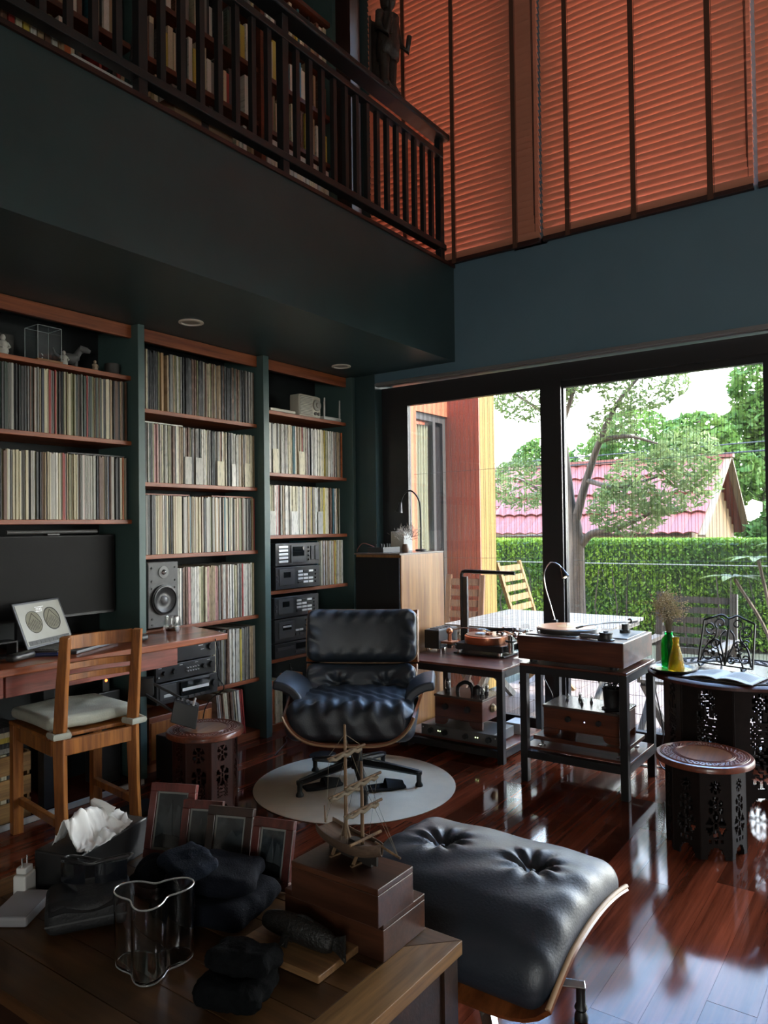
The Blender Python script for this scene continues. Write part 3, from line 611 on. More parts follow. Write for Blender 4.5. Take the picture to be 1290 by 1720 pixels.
G().tube([(-.05, 0, .055), (-.02, 0, .06), (.02, 0, .062), (.04, 0, .075)], [.022, .026, .026, .02], 10).o('body', stone, t, 80); G().tube([(.035, 0, .075), (.055, 0, .105), (.065, -.005, .115)], [.018, .015, .018], 9).o('neck', stone, t, 80); G().tube([(.055, -.005, .118), (.08, -.02, .112), (.095, -.03, .105)], [.017, .015, .008], 9).o('head', stone, t, 80)
for a in (-.04, .03):
    for b in (-.012, .012): G().cyl((a, b, 0), (a, b, .05), .008, .009, 7).o('leg', stone, t)
G().tube([(-.05, 0, .06), (-.075, 0, .075), (-.085, 0, .1)], [.008, .006, .004], 6).o('tail', stone, t)
tag(G().lathe([(.025, 0), (.034, .01), (.036, .055), (.034, .055), (.032, .012), (0, .01)], 20).o('cup', M('dark_clay_cup', (.05, .045, .04), .5), None, 40), 'small dark clay cup at the right end of the top left shelf', 'cup'); COL.objects['cup'].location = (2.245, 3.29, FZ)
tag(G().box(-.08, .08, -.004, .004, 0, .14).box(-.07, .07, -.006, -.004, .01, .13).o('small_print', M('faded_print', (.06, .05, .045), .6, var=.6, vs=25)), 'small dark print leaning behind the white figurine', 'print'); COL.objects['small_print'].location = (1.74, 3.44, FZ)
# ---- radio, router and such on the right bookcase
Z1 = sh(1.962)+.0005; ivory = M('ivory_plastic', (.60, .57, .48), .4)
t = thing('table_radio', 'ivory table radio with round dial on the top right shelf', 'radio', (3.70, 3.29, Z1))
G().pillow(.215, .09, .145, .012, 8, T=TR(0, 0, .0735)).o('body', ivory, t, 60)
for k in range(13): G().box(-.1, .02, -.0468, -.0455, .014+k*.0095, .018+k*.0095).o('grille_slot', M('radio_slot', (.22, .21, .18), .6), t)
dl = G(TR(.062, -.046, .085) @ ROT(PI/2, 'X')).lathe([(.038, 0), (.038, .006), (.034, .01), (.018, .01), (.015, .016), (0, .016)], 26).o('dial', M('radio_dial', (.35, .34, .3), .35), t, 40)
for k in (0, 1): G(TR(.045+.035*k, -.046, .028) @ ROT(PI/2, 'X')).lathe([(.011, 0), (.011, .01), (0, .011)], 14).o('knob', M('radio_knob', (.12, .11, .1), .4), t, 40)
t = thing('wifi_router', 'white router with upright antennas at the right end of the top shelf', 'router', (3.945, 3.32, Z1)); wp = M('white_plastic', (.62, .62, .6), .4)
G().pillow(.19, .13, .03, .012, 8, T=TR(0, 0, .016)).o('body', wp, t, 60)
for x, y in ((-.075, -.05), (.05, .06), (.088, -.05), (-.02, .06)): G().tube([(x, y, .02), (x, y, .06), (x+.003, y, .155)], [.006, .007, .005], 8).o('antenna', wp, t, 60)
tag(G().pillow(.23, .12, .022, .008, 8).o('white_box', ivory, None, 60), 'flat white plastic box left of the ivory radio', 'box'); COL.objects['white_box'].location = (3.44, 3.30, Z1+.0115)
for k in range(7):
    c = ['brown', 'tan', 'charcoal', 'brown', 'black', 'brown', 'tan'][k]; z = Z1+.001
    o = G().box(-.006, .006, -.075, .075, 0, .17-.004*(k % 3)).o('book', SM[c]); o.location = (3.262+.0135*k, 3.42, z); tag(o, '%s book, %s from the left behind the flat white box' % (c, ordinal(k+1)), 'book', 'small books beside the radio')
# ---- hi-fi decks
blk = M('black_metal', (.018, .018, .019), .38, spec=.5); blk2 = M('black_panel', (.030, .030, .032), .3); sil = M('silver_key', (.72, .72, .72), .3, metal=.5); dgl = M('dark_glass', (.01, .012, .013), .05); gm = M('gunmetal', (.07, .07, .072), .4, metal=.3); prt = M('print_white', (.55, .55, .53), .6)
def deck(name, lb, loc, wd, h, style, dp=.26, rz=0):
    t = thing(name, lb, 'cassette deck' if 'cassette' in name else 'disc player' if 'disc' in name else 'tape deck' if 'tape' in name else 'amplifier', loc, rz, 'hi-fi units stacked in the bookcases'); F = 0.
    G().box(-wd/2, wd/2, .012, dp, .006, h-.002).o('case', blk, t); G().box(-wd/2, wd/2, 0, .0125, .006, h).o('front_panel', blk2, t, bevel=.002)
    for x in (-wd/2+.03, wd/2-.03):
        for y in (.04, dp-.04): G().cyl((x, y, 0), (x, y, .006), .012, n=10).o('foot', blk, t)
    def bx(n, x0, x1, z0, z1, m, d=.005, par=None): return G().box(-wd/2+x0*wd, -wd/2+x1*wd, -d, .0, .006+z0*h, .006+z1*h).o(n, m, par or t, bevel=.001)
    def kn(x, z, r, m=blk, l=.016):
        k = G(TR(-wd/2+x*wd, -.0, .006+z*h) @ ROT(PI/2, 'X')).lathe([(r, 0), (r*.95, l), (0, l)], 18).o('knob', m, t, 40); return k
    if style == 'left':      # cassette window left, key rows right
        w = bx('cassette_door', .07, .40, .18, .86, gm); G().box(-wd/2+.16*wd, -wd/2+.31*wd, -.0062, -.005, .006+.5*h, .006+.74*h).o('window', dgl, w)
        for r_ in range(4):
            for c in range(3): bx('key', .48+c*.12, .585+c*.12, .2+r_*.16, .29+r_*.16, sil if (r_+c) % 4 else blk, .006)
        for r_ in range(4): kn(.89, .22+r_*.17, .006, gm, .01)
        for z in (.3, .5): bx('side_button', .02, .05, z, z+.1, gm)
    elif style == 'right':   # display left, window in the middle
        for r_ in range(5): bx('key', .06, .26, .14+r_*.155, .23+r_*.155, sil, .006)
        w = bx('cassette_door', .33, .66, .12, .86, gm); G().box(-wd/2+.36*wd, -wd/2+.62*wd, -.0062, -.005, .006+.4*h, .006+.8*h).o('window', dgl, w)
        for r_ in range(4): kn(.73, .22+r_*.18, .006, gm, .01)
        for c in range(2): bx('meter', .78+c*.1, .86+c*.1, .2, .82, gm)
    elif style == 'mid':
        w = bx('cassette_door', .08, .42, .16, .84, gm); G().box(-wd/2+.16*wd, -wd/2+.35*wd, -.0062, -.005, .006+.5*h, .006+.72*h).o('window', dgl, w); G().box(-wd/2+.165*wd, -wd/2+.345*wd, -.0068, -.006, .006+.6*h, .006+.68*h).o('tape_label', prt, w)
        for c in range(2): bx('key', .45+c*.09, .53+c*.09, .2, .3, gm); bx('key', .45+c*.09, .53+c*.09, .38, .46, sil)
        for r_ in range(3):
            for c in range(4): kn(.69+c*.075, .35+r_*.22, .0065, gm, .012)
    elif style == 'tuner':
        bx('tray', .04, .42, .5, .68, gm); bx('display', .46, .78, .4, .8, dgl, .003); bx('slot', .44, .96, .14, .3, gm)
        for c in range(5): bx('key', .81+c*.035, .838+c*.035, .4, .78, sil if c % 2 else gm)
    elif style == 'amp':
        for x, r_ in ((.12, .011), (.28, .013), (.78, .013), (.92, .018)): kn(x, .5, r_)
        for r_ in range(2):
            for c in range(5): kn(.5+c*.045, .38+r_*.2, .0035, sil, .012)
        for x in (.04, .38, .64, .85): bx('print', x, x+.05, .78, .82, prt, .0006)
        kn(.03, .3, .004, sil, .01)
    elif style == 'power':
        kn(.9, .5, .018); kn(.08, .5, .012); bx('print', .7, .78, .6, .64, prt, .0006); bx('print', .74, .8, .4, .43, prt, .0006)
        for c in range(18): G().box(-wd/2+.46*wd+c*.0115, -wd/2+.46*wd+c*.0115+.006, .02, dp-.02, h-.002, h+.012).o('cooling_fin', blk, t)
    elif style == 'reel':
        w = bx('tape_window', .36, .84, .2, .86, dgl, .012); G().box(-wd/2+.38*wd, -wd/2+.82*wd, -.0135, -.012, .006+.42*h, .006+.56*h).o('light_strip', M('pale_strip', (.8, .8, .78), .4), w)
        bx('cassette_door', .04, .3, .2, .86, gm); bx('label', .1, .24, .3, .44, prt, .007); kn(.93, .5, .02)
        for c in range(4): bx('key', .4+c*.1, .47+c*.1, .06, .15, gm)
    return t
Y0 = SY-.02
zb = sh(.868)+.0005
deck('cassette_deck', 'black cassette deck with door at left, under the topmost deck', (3.535, Y0, zb), .415, .142, 'left'); deck('cassette_deck', 'black cassette deck with silver keys at left, topmost in the right bookcase', (3.535, Y0, zb+.1435), .415, .147, 'right')
zb = sh(.455)+.0005
deck('compact_disc_player', 'slim black disc player at the bottom of the three-unit stack', (3.52, Y0, zb), .41, .092, 'tuner'); deck('cassette_deck', 'black cassette deck with round knobs, middle of the three decks', (3.52, Y0, zb+.0935), .41, .148, 'mid'); deck('cassette_deck', 'black cassette deck with silver key rows, top of the three decks', (3.52, Y0, zb+.243), .41, .135, 'left')
zb = sh(.372)+.0005
deck('tape_deck', 'black tape deck with bright window under the desk extension', (2.58, 3.13, zb), .40, .11, 'reel', .3); deck('preamplifier', 'black preamplifier with row of knobs under the red drawer', (2.575, 3.135, zb+.1115), .39, .088, 'amp', .3); deck('power_amplifier', 'black amplifier with cooling fins directly under the desk top', (2.575, 3.135, zb+.2005), .39, .105, 'power', .3)
# small stack right of the decks
for k, (w_, h_, d_, m, lb) in enumerate([(.24, .075, .2, blk, 'black box under the small silver box beside the decks'), (.2, .03, .18, gm, 'slim grey box between the black and silver boxes'), (.18, .028, .16, M('silver_box', (.35, .35, .35), .4, metal=.4), 'slim silver box on top beside the decks')]):
    t = thing('small_component', lb, 'audio box', (3.88-.01*k, 3.29, sh(.455)+.0005+[0, .0755, .106][k]), 0, 'small components beside the decks'); G().box(-w_/2, w_/2, 0, d_, 0, h_).o('case', m, t, bevel=.003)
    for j in range(3): G().box(-w_/2+.02+j*.05, -w_/2+.05+j*.05, -.004, 0, h_*.3, h_*.65).o('key', sil if k else gm, t)
# under the lowest deck shelf
t = thing('mantel_clock', 'orange wooden clock box under the deck shelf', 'clock', (3.56, 3.33, .0455)); orw = WOOD('orange_wood', '#8a4a1c', '#c47a38', 2, .45)
G().box(-.09, .09, -.06, .1, 0, .15).o('plinth_block', M('dark_block', (.02, .018, .016), .6), t); G().box(-.055, .055, -.07, .03, .1505, .27).o('case', orw, t, bevel=.004); G().box(-.045, .045, -.0725, -.07, .19, .255).o('face', blk2, t); G().cyl((.02, -.0725, .222), (.02, -.08, .222), .012, n=14).o('knob', sil, t); G().box(-.04, 0, -.0732, -.0725, .21, .235).o('label_plate', prt, t)
G().lathe([(.012, .27), (.012, .3), (.005, .31), (.004, .33)], 10, (-.01, -.02, 0)).o('finial', blk, t, 40)
# loudspeaker
t = thing('bookshelf_loudspeaker', 'grey two-way bookshelf loudspeaker on the end of the desk', 'loudspeaker', (2.465, 3.18, .7465)); sg = M('speaker_baffle', (.085, .087, .088), .5, var=.1, vs=60)
G().box(-.095, .095, .02, .25, 0, .335).o('cabinet', blk, t, bevel=.004); G().box(-.095, .095, 0, .02, 0, .335).o('baffle', sg, t, bevel=.005)
G().box(-.094, .094, -.0012, 0, .226, .2268).o('seam', blk, t)
W = TR(0, -.001, .14) @ ROT(PI/2, 'X')
wf = G(W).lathe([(.078, .001), (.078, .012), (.066, .016), (.062, .014), (.045, .007), (.02, .002), (.019, .003)], 40, cap=False).o('woofer', M('woofer_cone', (.03, .03, .031), .35), t, 60); G(W).lathe([(.023, .002), (.018, .009), (.009, .013), (0, .014)], 24, cap=False).o('dust_cap', M('dust_cap', (.16, .16, .17), .25), wf, 80)
G(W).lathe([(.074, .013), (.072, .019), (.066, .02), (.063, .014)], 40, cap=False).o('surround_ring', M('surround', (.012, .012, .012), .3), wf, 60)
V = TR(0, -.001, .282) @ ROT(PI/2, 'X'); tw = G(V).lathe([(.031, 0), (.031, .003), (.016, .004)], 30).o('tweeter_plate', M('tweeter_plate', (.17, .17, .17), .45), t, 40); G(V).lathe([(.0145, .004), (.011, .012), (.005, .0155), (0, .016)], 20).o('dome', M('dome', (.3, .3, .3), .2, metal=.8), tw, 80)
for x in (-.072, .072):
    for z in (.015, .045, .20, .238, .305): G(TR(x, -.001, z) @ ROT(PI/2, 'X')).lathe([(.0055, 0), (.005, .004), (0, .004)], 10).o('screw', blk, t)
# ================================================================ MEZZANINE
MF = 2.905; RY = 2.41
rw = M('black_stained_wood', (.016, .0165, .017), .42, var=.2, vs=12)
t = thing('mezzanine_railing', 'black wooden railing with square balusters along the mezzanine edge', 'railing', (2.6, RY, MF))
xs0 = .3; G().box(-2.6-.3, 1.43, -.028, .028, .076, .112).o('bottom_rail', rw, t, bevel=.004); G().box(-2.6-.3, 1.40, -.025, .025, .655, .69).o('top_rail', rw, t, bevel=.004)
G().box(-2.6-.3, 1.452, -.052, .052, .775, .81).o('hand_rail', rw, t, bevel=.008)
bal = G().box(-.013, .013, -.013, .013, .112, .655).mesh('baluster', rw)
for x in [1.776-.1*k for k in range(1, 7)]+[1.776+.0999*k for k in range(1, 8)]+[2.575+.0943*k for k in range(1, 15)]: inst('baluster', bal, (x-2.6, 0, 0), parent=t)
for x in (.95, 1.776, 2.575, 3.995): G().box(x-2.6-.021, x-2.6+.021, -.021, .021, 0, .775).o('newel_post', rw, t, bevel=.003)
# carved statue on the hand rail
bz = M('dark_bronze', (.030, .021, .017), .45, var=.3, vs=20, bump=.4, bs=50)
t = thing('carved_statue', 'dark carved standing figure on the hand rail before the blinds', 'statue', (3.45, 2.41, MF+.81+.0005)); H = .6
G().box(-.06, .06, -.05, .05, 0, .02).o('base', bz, t, bevel=.004)
g = G()
for s in (-1, 1): g.tube([(s*.03, -.02, .02), (s*.034, 0, .06), (s*.036, 0, .16), (s*.03, 0, .27)], [.026, .026, .03, .04], 10)
g.tube([(0, 0, .2), (0, 0, .27), (0, -.004, .36), (0, 0, .43), (0, 0, .46)], [.066, .07, .062, .07, .03], 14)
g.tube([(0, 0, .45), (0, 0, .49)], [.026, .024], 10); g.ball((0, -.004, .535), (.042, .048, .058), 14)
g.o('body', bz, t, 180)
for s in (-1, 1): G().tube([(s*.075, 0, .43), (s*.1, -.01, .34), (s*(.075 if s < 0 else .125), -.05, .29), (s*(.06 if s < 0 else .135), -.06, .38)], [.026, .023, .02, .016], 9).o('arm', bz, t, 80)
G().tube([(-.05, -.06, .3), (-.05, -.055, .45), (-.055, -.05, .62)], .006, 7).o('staff', bz, t); G().sheet(lambda u, v: ((u-.5)*.17, .055+.02*math.sin(u*7), .05+.38*v), 12, 4, .012).o('robe', bz, t, 60); G().lathe([(.045, .57), (.05, .58), (.02, .61), (.0, .63)], 14).o('headdress', bz, t, 60)
# upper bookcase
ubm = WOOD('upper_shelf_wood', '#4a2416', '#6f3a24', 0, .45, grain=10)
t = thing('upper_bookcase', 'tall wooden bookcase behind the mezzanine railing', 'bookcase', (2.6, 0, MF)); UZ = [3.06, 3.40, 3.74, 4.07, 4.40, 4.73, 5.05]
for z in UZ: G().box(-2.2, 1.36, SY, BY-.01, z-MF-.03, z-MF).o('shelf', ubm, t, bevel=.002)
for x in (.42, 1.19, 2.35, 3.26, 3.955): G().box(x-2.6-.018, x-2.6+.018, SY-.02, BY-.01, 0, 5.29-MF).o('upright', upm if x in (2.35, 3.955) else ubm, t)
G().box(-2.2, 1.36, BY-.01, BY-.002, 0, 5.29-MF).o('back_panel', backm, t)
G().box(-2.2, 1.36, SY, SY+.02, 0, 3.03-MF).o('plinth', ubm, t)
tag(G().box(-.055, .055, -.2, .2, 0, 2.3).o('dark_panel', WOOD('dark_panel', '#24120e', '#3a1e17', 2, .5)), 'dark brown wooden panel at the end of the upper bookcase', 'panel'); COL.objects['dark_panel'].location = (4.03, 3.29, MF)
BC = dict(RC); BC['sky blue'] = '#2f7f96'; SM['sky blue'] = SLEEVE('sky blue', BC['sky blue'])
PU = [('cream', 6), ('white', 4), ('tan', 4), ('brown', 3), ('black', 3), ('charcoal', 3), ('yellow', 1), ('red', .9), ('sky blue', .6), ('grey', 3), ('olive', 1.5), ('teal blue', .7), ('orange', .6), ('dark green', 1)]
bm_ = {n: G().box(0, 1, 0, .19, 0, 1).box(.08, .92, .004, .186, 1.0, 1.0).mesh('book', SM[n]) for n in SM}
rr = random.Random(5)
SN = {3.40: 'lowest visible', 3.74: 'second', 4.07: 'third', 4.40: 'fourth'}
BAY = [(1.30, 2.33, 'left'), (2.37, 3.24, 'middle'), (3.28, 3.93, 'right')]
vm = [(1.9, 2.33), (2.37, 3.24), (3.28, 3.93)]
for z in (3.40, 3.74, 4.07, 4.40):
    for (x0, x1, bn) in BAY:
        if bn == 'right' and z == 3.40: continue
        if bn == 'left' and z > 3.9: continue
        if bn == 'left': x0 = 1.75
        x = x0+.005; k = 1
        while x < x1-.02:
            if rr.random() < .06: x += rr.uniform(.02, .08)
            tk_ = rr.uniform(.014, .036); c = pick(rr, PU)
            if x+tk_ > x1: break
            h = rr.uniform(.19, .285); o = inst('book', bm_[c], (x, SY+.015+abs(rr.gauss(0, .02)), z+.0006), (0, 0, 0), (tk_-.001, 1, h))
            tag(o, '%s book, %s from the left, %s upper shelf, %s bay' % (c, ordinal(k), SN[z], bn), 'book', 'books on the upper bookcase'); x += tk_; k += 1
# white box files with finger holes
wf_ = M('white_card', (.55, .55, .5), .7)
for k in range(5):
    t = thing('box_file', 'white box file with finger hole, %s from the left of its row' % ordinal(k+1), 'box file', (3.33+k*.12, SY+.015, 3.40+.0006), 0, 'white box files on the upper bookcase')
    G().box(0, .115, 0, .25, 0, .29).o('body', wf_, t, bevel=.003); G(TR(.0575, 0, .06) @ ROT(PI/2, 'X')).lathe([(.012, 0), (.012, .001), (0, .001)], 18).o('finger_hole', blk, t); G().box(.03, .085, -.001, 0, .12, .2).o('spine_label', SM['cream'], t)
# things on the mezzanine floor
t = thing('white_case', 'long white flat case lying on the mezzanine floor behind the railing', 'case', (1.67, 2.50, MF+.0006)); G().box(-.15, .15, -.045, .06, 0, .03).o('tray', M('case_grey', (.22, .2, .18), .5), t, bevel=.003); G().box(-.152, .152, -.047, .062, .0305, .075).o('lid', wp, t, bevel=.006)
for k in range(9):
    c = ['brown', 'red', 'cream', 'yellow', 'white', 'tan', 'brown', 'pale grey', 'tan'][k]; o = G().box(0, .02, 0, .15, 0, .11).o('book', SM[c]); o.location = (1.27+k*.026, 2.47, MF+.0006); tag(o, '%s book, %s from the left on the mezzanine floor' % (c, ordinal(k+1)), 'book', 'books standing on the mezzanine floor')
t = thing('cardboard_box', 'brown cardboard box on the mezzanine floor with black tape', 'box', (2.15, 2.52, MF+.0006)); cb_ = M('cardboard', (.23, .145, .085), .8); G().box(-.16, .16, -.05, .1, 0, .15).o('body', cb_, t, bevel=.002); G().box(-.02, .02, -.0515, -.05, .02, .1).o('tape', blk, t); G().box(-.16, .16, -.05, .02, .1505, .153).o('flap', cb_, t)
t = thing('metal_tower', 'small dark lattice tower model behind the railing', 'model', (1.93, 2.64, MF+.0006)); g = G()
for a, b in ((-1, -1), (1, -1), (1, 1), (-1, 1)): g.tube([(a*.05, b*.05, 0), (a*.025, b*.025, .2), (a*.006, b*.006, .5)], .005, 6)
for k in range(8):
    z = .03+k*.055; q = .05-.044*z/.5; 
    for a in range(4): p = [(-q, -q), (q, -q), (q, q), (-q, q)]; g.cyl((*p[a], z), (*p[(a+1) % 4], z+.03), .003, n=5)
g.o('lattice', gm, t)
# ================================================================ DESK SIDE
dsk = WOOD('desk_wood', '#6c321c', '#b4623a', 0, .30, grain=7, along=.8, coat=.3); drw = WOOD('drawer_wood', '#5f2a20', '#9a5244', 0, .4, grain=9, along=1.6)
DZ = .7305
t = thing('desk', 'long reddish wooden desk built in under the left bookcase', 'desk', (1.8, 3.1, 0))
G(TR(-1.8, -3.1, 0)).prism([(.3, 2.80), (2.556, 2.80), (2.645, 3.174), (2.314, 3.174), (2.314, 3.50), (.3, 3.50)], DZ-.03, DZ).o('top', dsk, t, bevel=.004)
d1 = G(TR(-1.8, -3.1, 0)).box(1.46, 2.265, 2.822, 3.16, .618, DZ-.0305).o('drawer', drw, t, bevel=.002); d2 = G(TR(-1.8, -3.1, 0)).box(.4, 1.452, 2.822, 3.16, .618, DZ-.0305).o('drawer', drw, t, bevel=.002)
for x, y in ((1.86, 3.24), (2.02, 3.43), (.5, 3.3)): G(TR(-1.8, -3.1, 0)).box(x-.025, x+.025, y-.025, y+.025, 0, DZ-.03).o('leg', blk, t)
struct(G().box(-.4, 2.3, 3.125, 3.14, 0, .022).o('baseboard_far', M('white_skirting', (.5, .49, .46), .5)))
t = thing('power_strip', 'black upright power strip with three orange lights under the desk', 'power strip', (2.2, 3.30, .4505)); G().box(-.02, .02, -.012, .02, 0, .16).o('body', blk, t, bevel=.003)
for k in range(3): G(TR(0, -.012, 0.055+.045*k) @ ROT(PI/2, 'X')).lathe([(.007, 0), (.006, .004), (0, .005)], 12).o('indicator_light', M('orange_led', (.9, .3, .1), .4, emit='#ff7a3a', estr=2.2), t)
t2 = thing('cable_box', 'dark box carrying the power strip under the desk', 'box', (2.215, 3.33, 0)); G().box(-.06, .06, -.05, .07, 0, .45).o('case', blk2, t2, bevel=.004); G().box(-.05, .05, -.052, -.05, .05, .35).o('front_plate', blk, t2)
# crate with records at far left under the desk
t = thing('record_crate', 'pale wooden crate of records under the desk at the left edge', 'crate', (1.56, 3.36, 0)); crt = WOOD('crate_wood', '#7d5a30', '#b0854c', 0, .6)
for z in (.0, .1, .2): G().box(-.2, .2, -.17, -.158, z+.005, z+.085).o('slat', crt, t); G().box(-.2, .2, .118, .13, z+.005, z+.085).o('slat', crt, t)
for x in (-.2, .19): G().box(x, x+.01, -.158, .118, 0, .29).o('end_board', crt, t)
G().box(-.19, .19, -.158, .118, 0, .012).o('bottom', crt, t)
for k in range(5):
    c = ['grey', 'black', 'yellow', 'cream', 'charcoal'][k]; o = G().box(-.18, .18, -.14, .1, 0, .022).o('record_sleeve', SM[c]); o.location = (1.56, 3.36, .2915+k*.0226); tag(o, '%s record stack, %s from the bottom on the wooden crate' % (c, ordinal(k+1)), 'record', 'records stacked on the crate')
for k in range(12):
    c = ['grey', 'black', 'tan', 'cream', 'charcoal', 'brown'][k % 6]; o = G().box(-.012, .012, -.14, .1, 0, .275).o('record_sleeve', SM[c]); o.location = (1.40+k*.0285, 3.36, .0125); tag(o, '%s record sleeve, %s from the left inside the wooden crate' % (c, ordinal(k+1)), 'record', 'records inside the crate')
# monitor + light bar
t = thing('computer_monitor', 'wide black computer monitor under the record shelves', 'monitor', (1.82, 3.33, DZ+.0006)); scr = M('monitor_screen', (.008, .0075, .0075), .5, spec=.15)
G().box(-.13, .13, -.08, .09, 0, .012).o('base', blk, t, bevel=.004); G().box(-.03, .03, .03, .05, .012, .3).o('stand', blk, t)
G().box(-.46, .455, -.01, .03, .105, .497).o('bezel', blk, t, bevel=.006); G().box(-.452, .447, -.0115, -.01, .118, .49).o('screen', scr, t); G().box(-.452, .447, -.0122, -.0105, .107, .110).o('bezel_edge', gm, t)
t = thing('monitor_light_bar', 'slim grey light bar above the black monitor', 'light bar', (1.945, 3.325, DZ+.4985)); G().cyl((-.225, -.01, .015), (.225, -.01, .015), .009, n=12).o('tube', M('light_bar_grey', (.09, .09, .09), .4), t, 60); G().box(-.03, .03, -.01, .03, 0, .012).o('clip', blk, t)
# laptop
t = thing('laptop', 'open laptop showing two globe drawings on the desk', 'laptop', (1.88, 3.06, DZ+.0006), .42); lg = M('laptop_grey', (.14, .14, .145), .4, metal=.4)
G().box(-.16, .16, -.13, .1, 0, .014).o('base', lg, t, bevel=.004)
kb = G()
for r_ in range(5):
    for c in range(13): kb.box(-.145+c*.0224, -.145+c*.0224+.0195, .07-r_*.021, .07-r_*.021+.018, .014, .0162)
kb.o('keyboard', blk2, t); G().box(-.045, .045, -.12, -.06, .014, .0147).o('trackpad', gm, t)
T = TR(0, .102, .012) @ ROT(math.radians(-22), 'X')
ld = G(T).box(-.16, .16, 0, .008, 0, .21).o('lid', blk2, t, bevel=.003)
def DISPLAY():
    m, nt, b = _new('laptop_display'); n = _noise(nt, (1, 1, 1), 18., 4.); r = nt.nodes.new('ShaderNodeValToRGB'); r.color_ramp.elements[0].color = (.34, .33, .24, 1); r.color_ramp.elements[1].color = (.5, .49, .38, 1)
    nt.links.new(n.outputs['Fac'], r.inputs[0]); nt.links.new(r.outputs[0], b.inputs['Emission Color']); b.inputs['Emission Strength'].default_value = .27; b.inputs['Base Color'].default_value = (.02, .02, .02, 1); b.inputs['Roughness'].default_value = .3; return m
sc_ = G(T).box(-.148, .148, -.0012, 0, .012, .2).o('screen', DISPLAY(), t)
ink = M('display_ink', (.03, .03, .028), .5, emit='#3a3830', estr=.15); ink2 = M('display_shade', (.05, .05, .045), .5, emit='#8a8770', estr=.26); inkw = M('display_white', (.3, .3, .3), .5, emit='#ffffff', estr=.4)
def disc(cx, cz, r, m, d, n=28, z0=-.0016): return G(T).prism([(0, 0)], 0, 0) if False else G(T @ ROT(PI/2, 'X')).lathe([(r, 0), (0, 0)], n, (cx, cz, d))
for (cx, cz, r, m) in ((-.062, .115, .05, ink2), (.062, .118, .053, ink)):
    disc(cx, cz, r, m, .0014).o('globe', m, t); g = G(T)
    g.tube([(cx+r*math.cos(a), -.0016, cz+r*math.sin(a)) for a in [2*PI*k/30 for k in range(30)]], .0012, 5, closed=True)
    if m is ink:
        disc(cx, cz, r*.92, ink2, .0016).o('globe_inner', ink2, t)
    for k in range(-4, 5):
        x = cx+k*r*.2; hh = math.sqrt(max(0, r*r-(x-cx)**2)); g.box(x-.0008, x+.0008, -.0024, -.0016, cz-hh*.75, cz+hh*(.3-.1*abs(k)))
    g.tube([(cx-r*.8, -.002, cz-r*.1), (cx, -.002, cz+r*.8), (cx+r*.8, -.002, cz-r*.1)], .0012, 5)
    g.o('globe_lines', ink, t)
g = G(T)
for k in range(9): g.box(-.12+k*.028, -.12+k*.028+.018, -.0022, -.0014, .016, .03)
g.box(-.14, .14, -.0018, -.0012, .013, .034); g.o('toolbar', ink, t)
g = G(T).box(-.03, .012, -.0024, -.0014, .158, .16).box(-.03, .03, -.0024, -.0014, .179, .1805)
g.o('title_rule', inkw, t)
def text_on(s, size, m, parent, Tm, name='lettering'):
    cu_ = bpy.data.curves.new(name, 'FONT'); cu_.body = s; cu_.size = size; cu_.align_x = 'CENTER'; cu_.extrude = .0002
    o_ = bpy.data.objects.new(name, cu_); dg = bpy.context.evaluated_depsgraph_get(); me_ = bpy.data.meshes.new_from_object(o_); bpy.data.objects.remove(o_)
    me_.materials.clear(); me_.materials.append(m); ob = bpy.data.objects.new(name, me_); COL.objects.link(ob); ob.parent = parent; ob.matrix_local = Tm; return ob
text_on('OTAS', .016, inkw, t, T @ TR(-.005, -.002, .164) @ ROT(PI/2, 'X'))
t = thing('marker_pen', 'blue and black marker pen in front of the laptop', 'pen', (1.70, 2.93, DZ+.0006+.008), -.75)
G().cyl((-.07, 0, 0), (.03, 0, 0), .008, n=10).o('barrel', M('navy_barrel', (.02, .03, .10), .35), t, 60); G().cyl((.03, 0, 0), (.068, 0, 0), .0085, .006, 10).o('cap', M('blue_cap', (.03, .06, .3), .3), t, 60); G().box(.03, .065, -.002, .002, .007, .011).o('clip', sil, t)
tag(G().pillow(.13, .05, .03, .014, 8).o('black_case', M('case_vinyl', (.03, .03, .03), .35), None, 80), 'rounded dark spectacle case at the left end of the desk', 'case'); COL.objects['black_case'].location = (1.59, 2.955, DZ+.0156); COL.objects['black_case'].rotation_euler = (0, 0, .4)
t = thing('black_stand', 'small open black stand on the desk left of the laptop', 'stand', (1.575, 3.08, DZ+.0006)); g = G().box(-.05, .05, -.04, .04, 0, .006).box(-.05, .05, -.04, .04, .06, .066).box(-.05, -.044, -.04, .04, .006, .06).box(.044, .05, -.04, .04, .006, .06); g.o('frame', blk, t)
t = thing('computer_mouse', 'small dark mouse at the right rear of the chair back', 'mouse', (2.165, 2.985, DZ+.0006)); G().pillow(.06, .1, .03, .015, 8, T=TR(0, 0, .0155)).o('shell', M('mouse_grey', (.05, .052, .055), .3), t, 80); G().box(-.003, .003, .0, .04, .03, .0325).o('wheel', blk, t)
G().tube(spline([(0, .05, .01), (.02, .1, .03), (.04, .15, .035), (.07, .175, .01), (.1, .18, .004)], 6), .002, 6).o('cable', blk, t)
# double walled glass
t = thing('coffee_glass', 'clear double-walled glass with a little coffee on the desk', 'glass', (2.40, 3.03, DZ+.0006)); dg_ = GLASS('cup_glass', (.93, .94, .93), .14)
G().lathe([(.03, 0), (.042, .02), (.044, .05), (.039, .085), (.036, .086), (.034, .08), (.037, .05), (.034, .022), (.0, .012)], 28, cap=False).o('wall', dg_, t, 60); G().lathe([(.001, .014), (.031, .0145), (.033, .03), (0, .03)], 24).o('coffee', M('coffee', (.03, .012, .006), .1), t, 40)
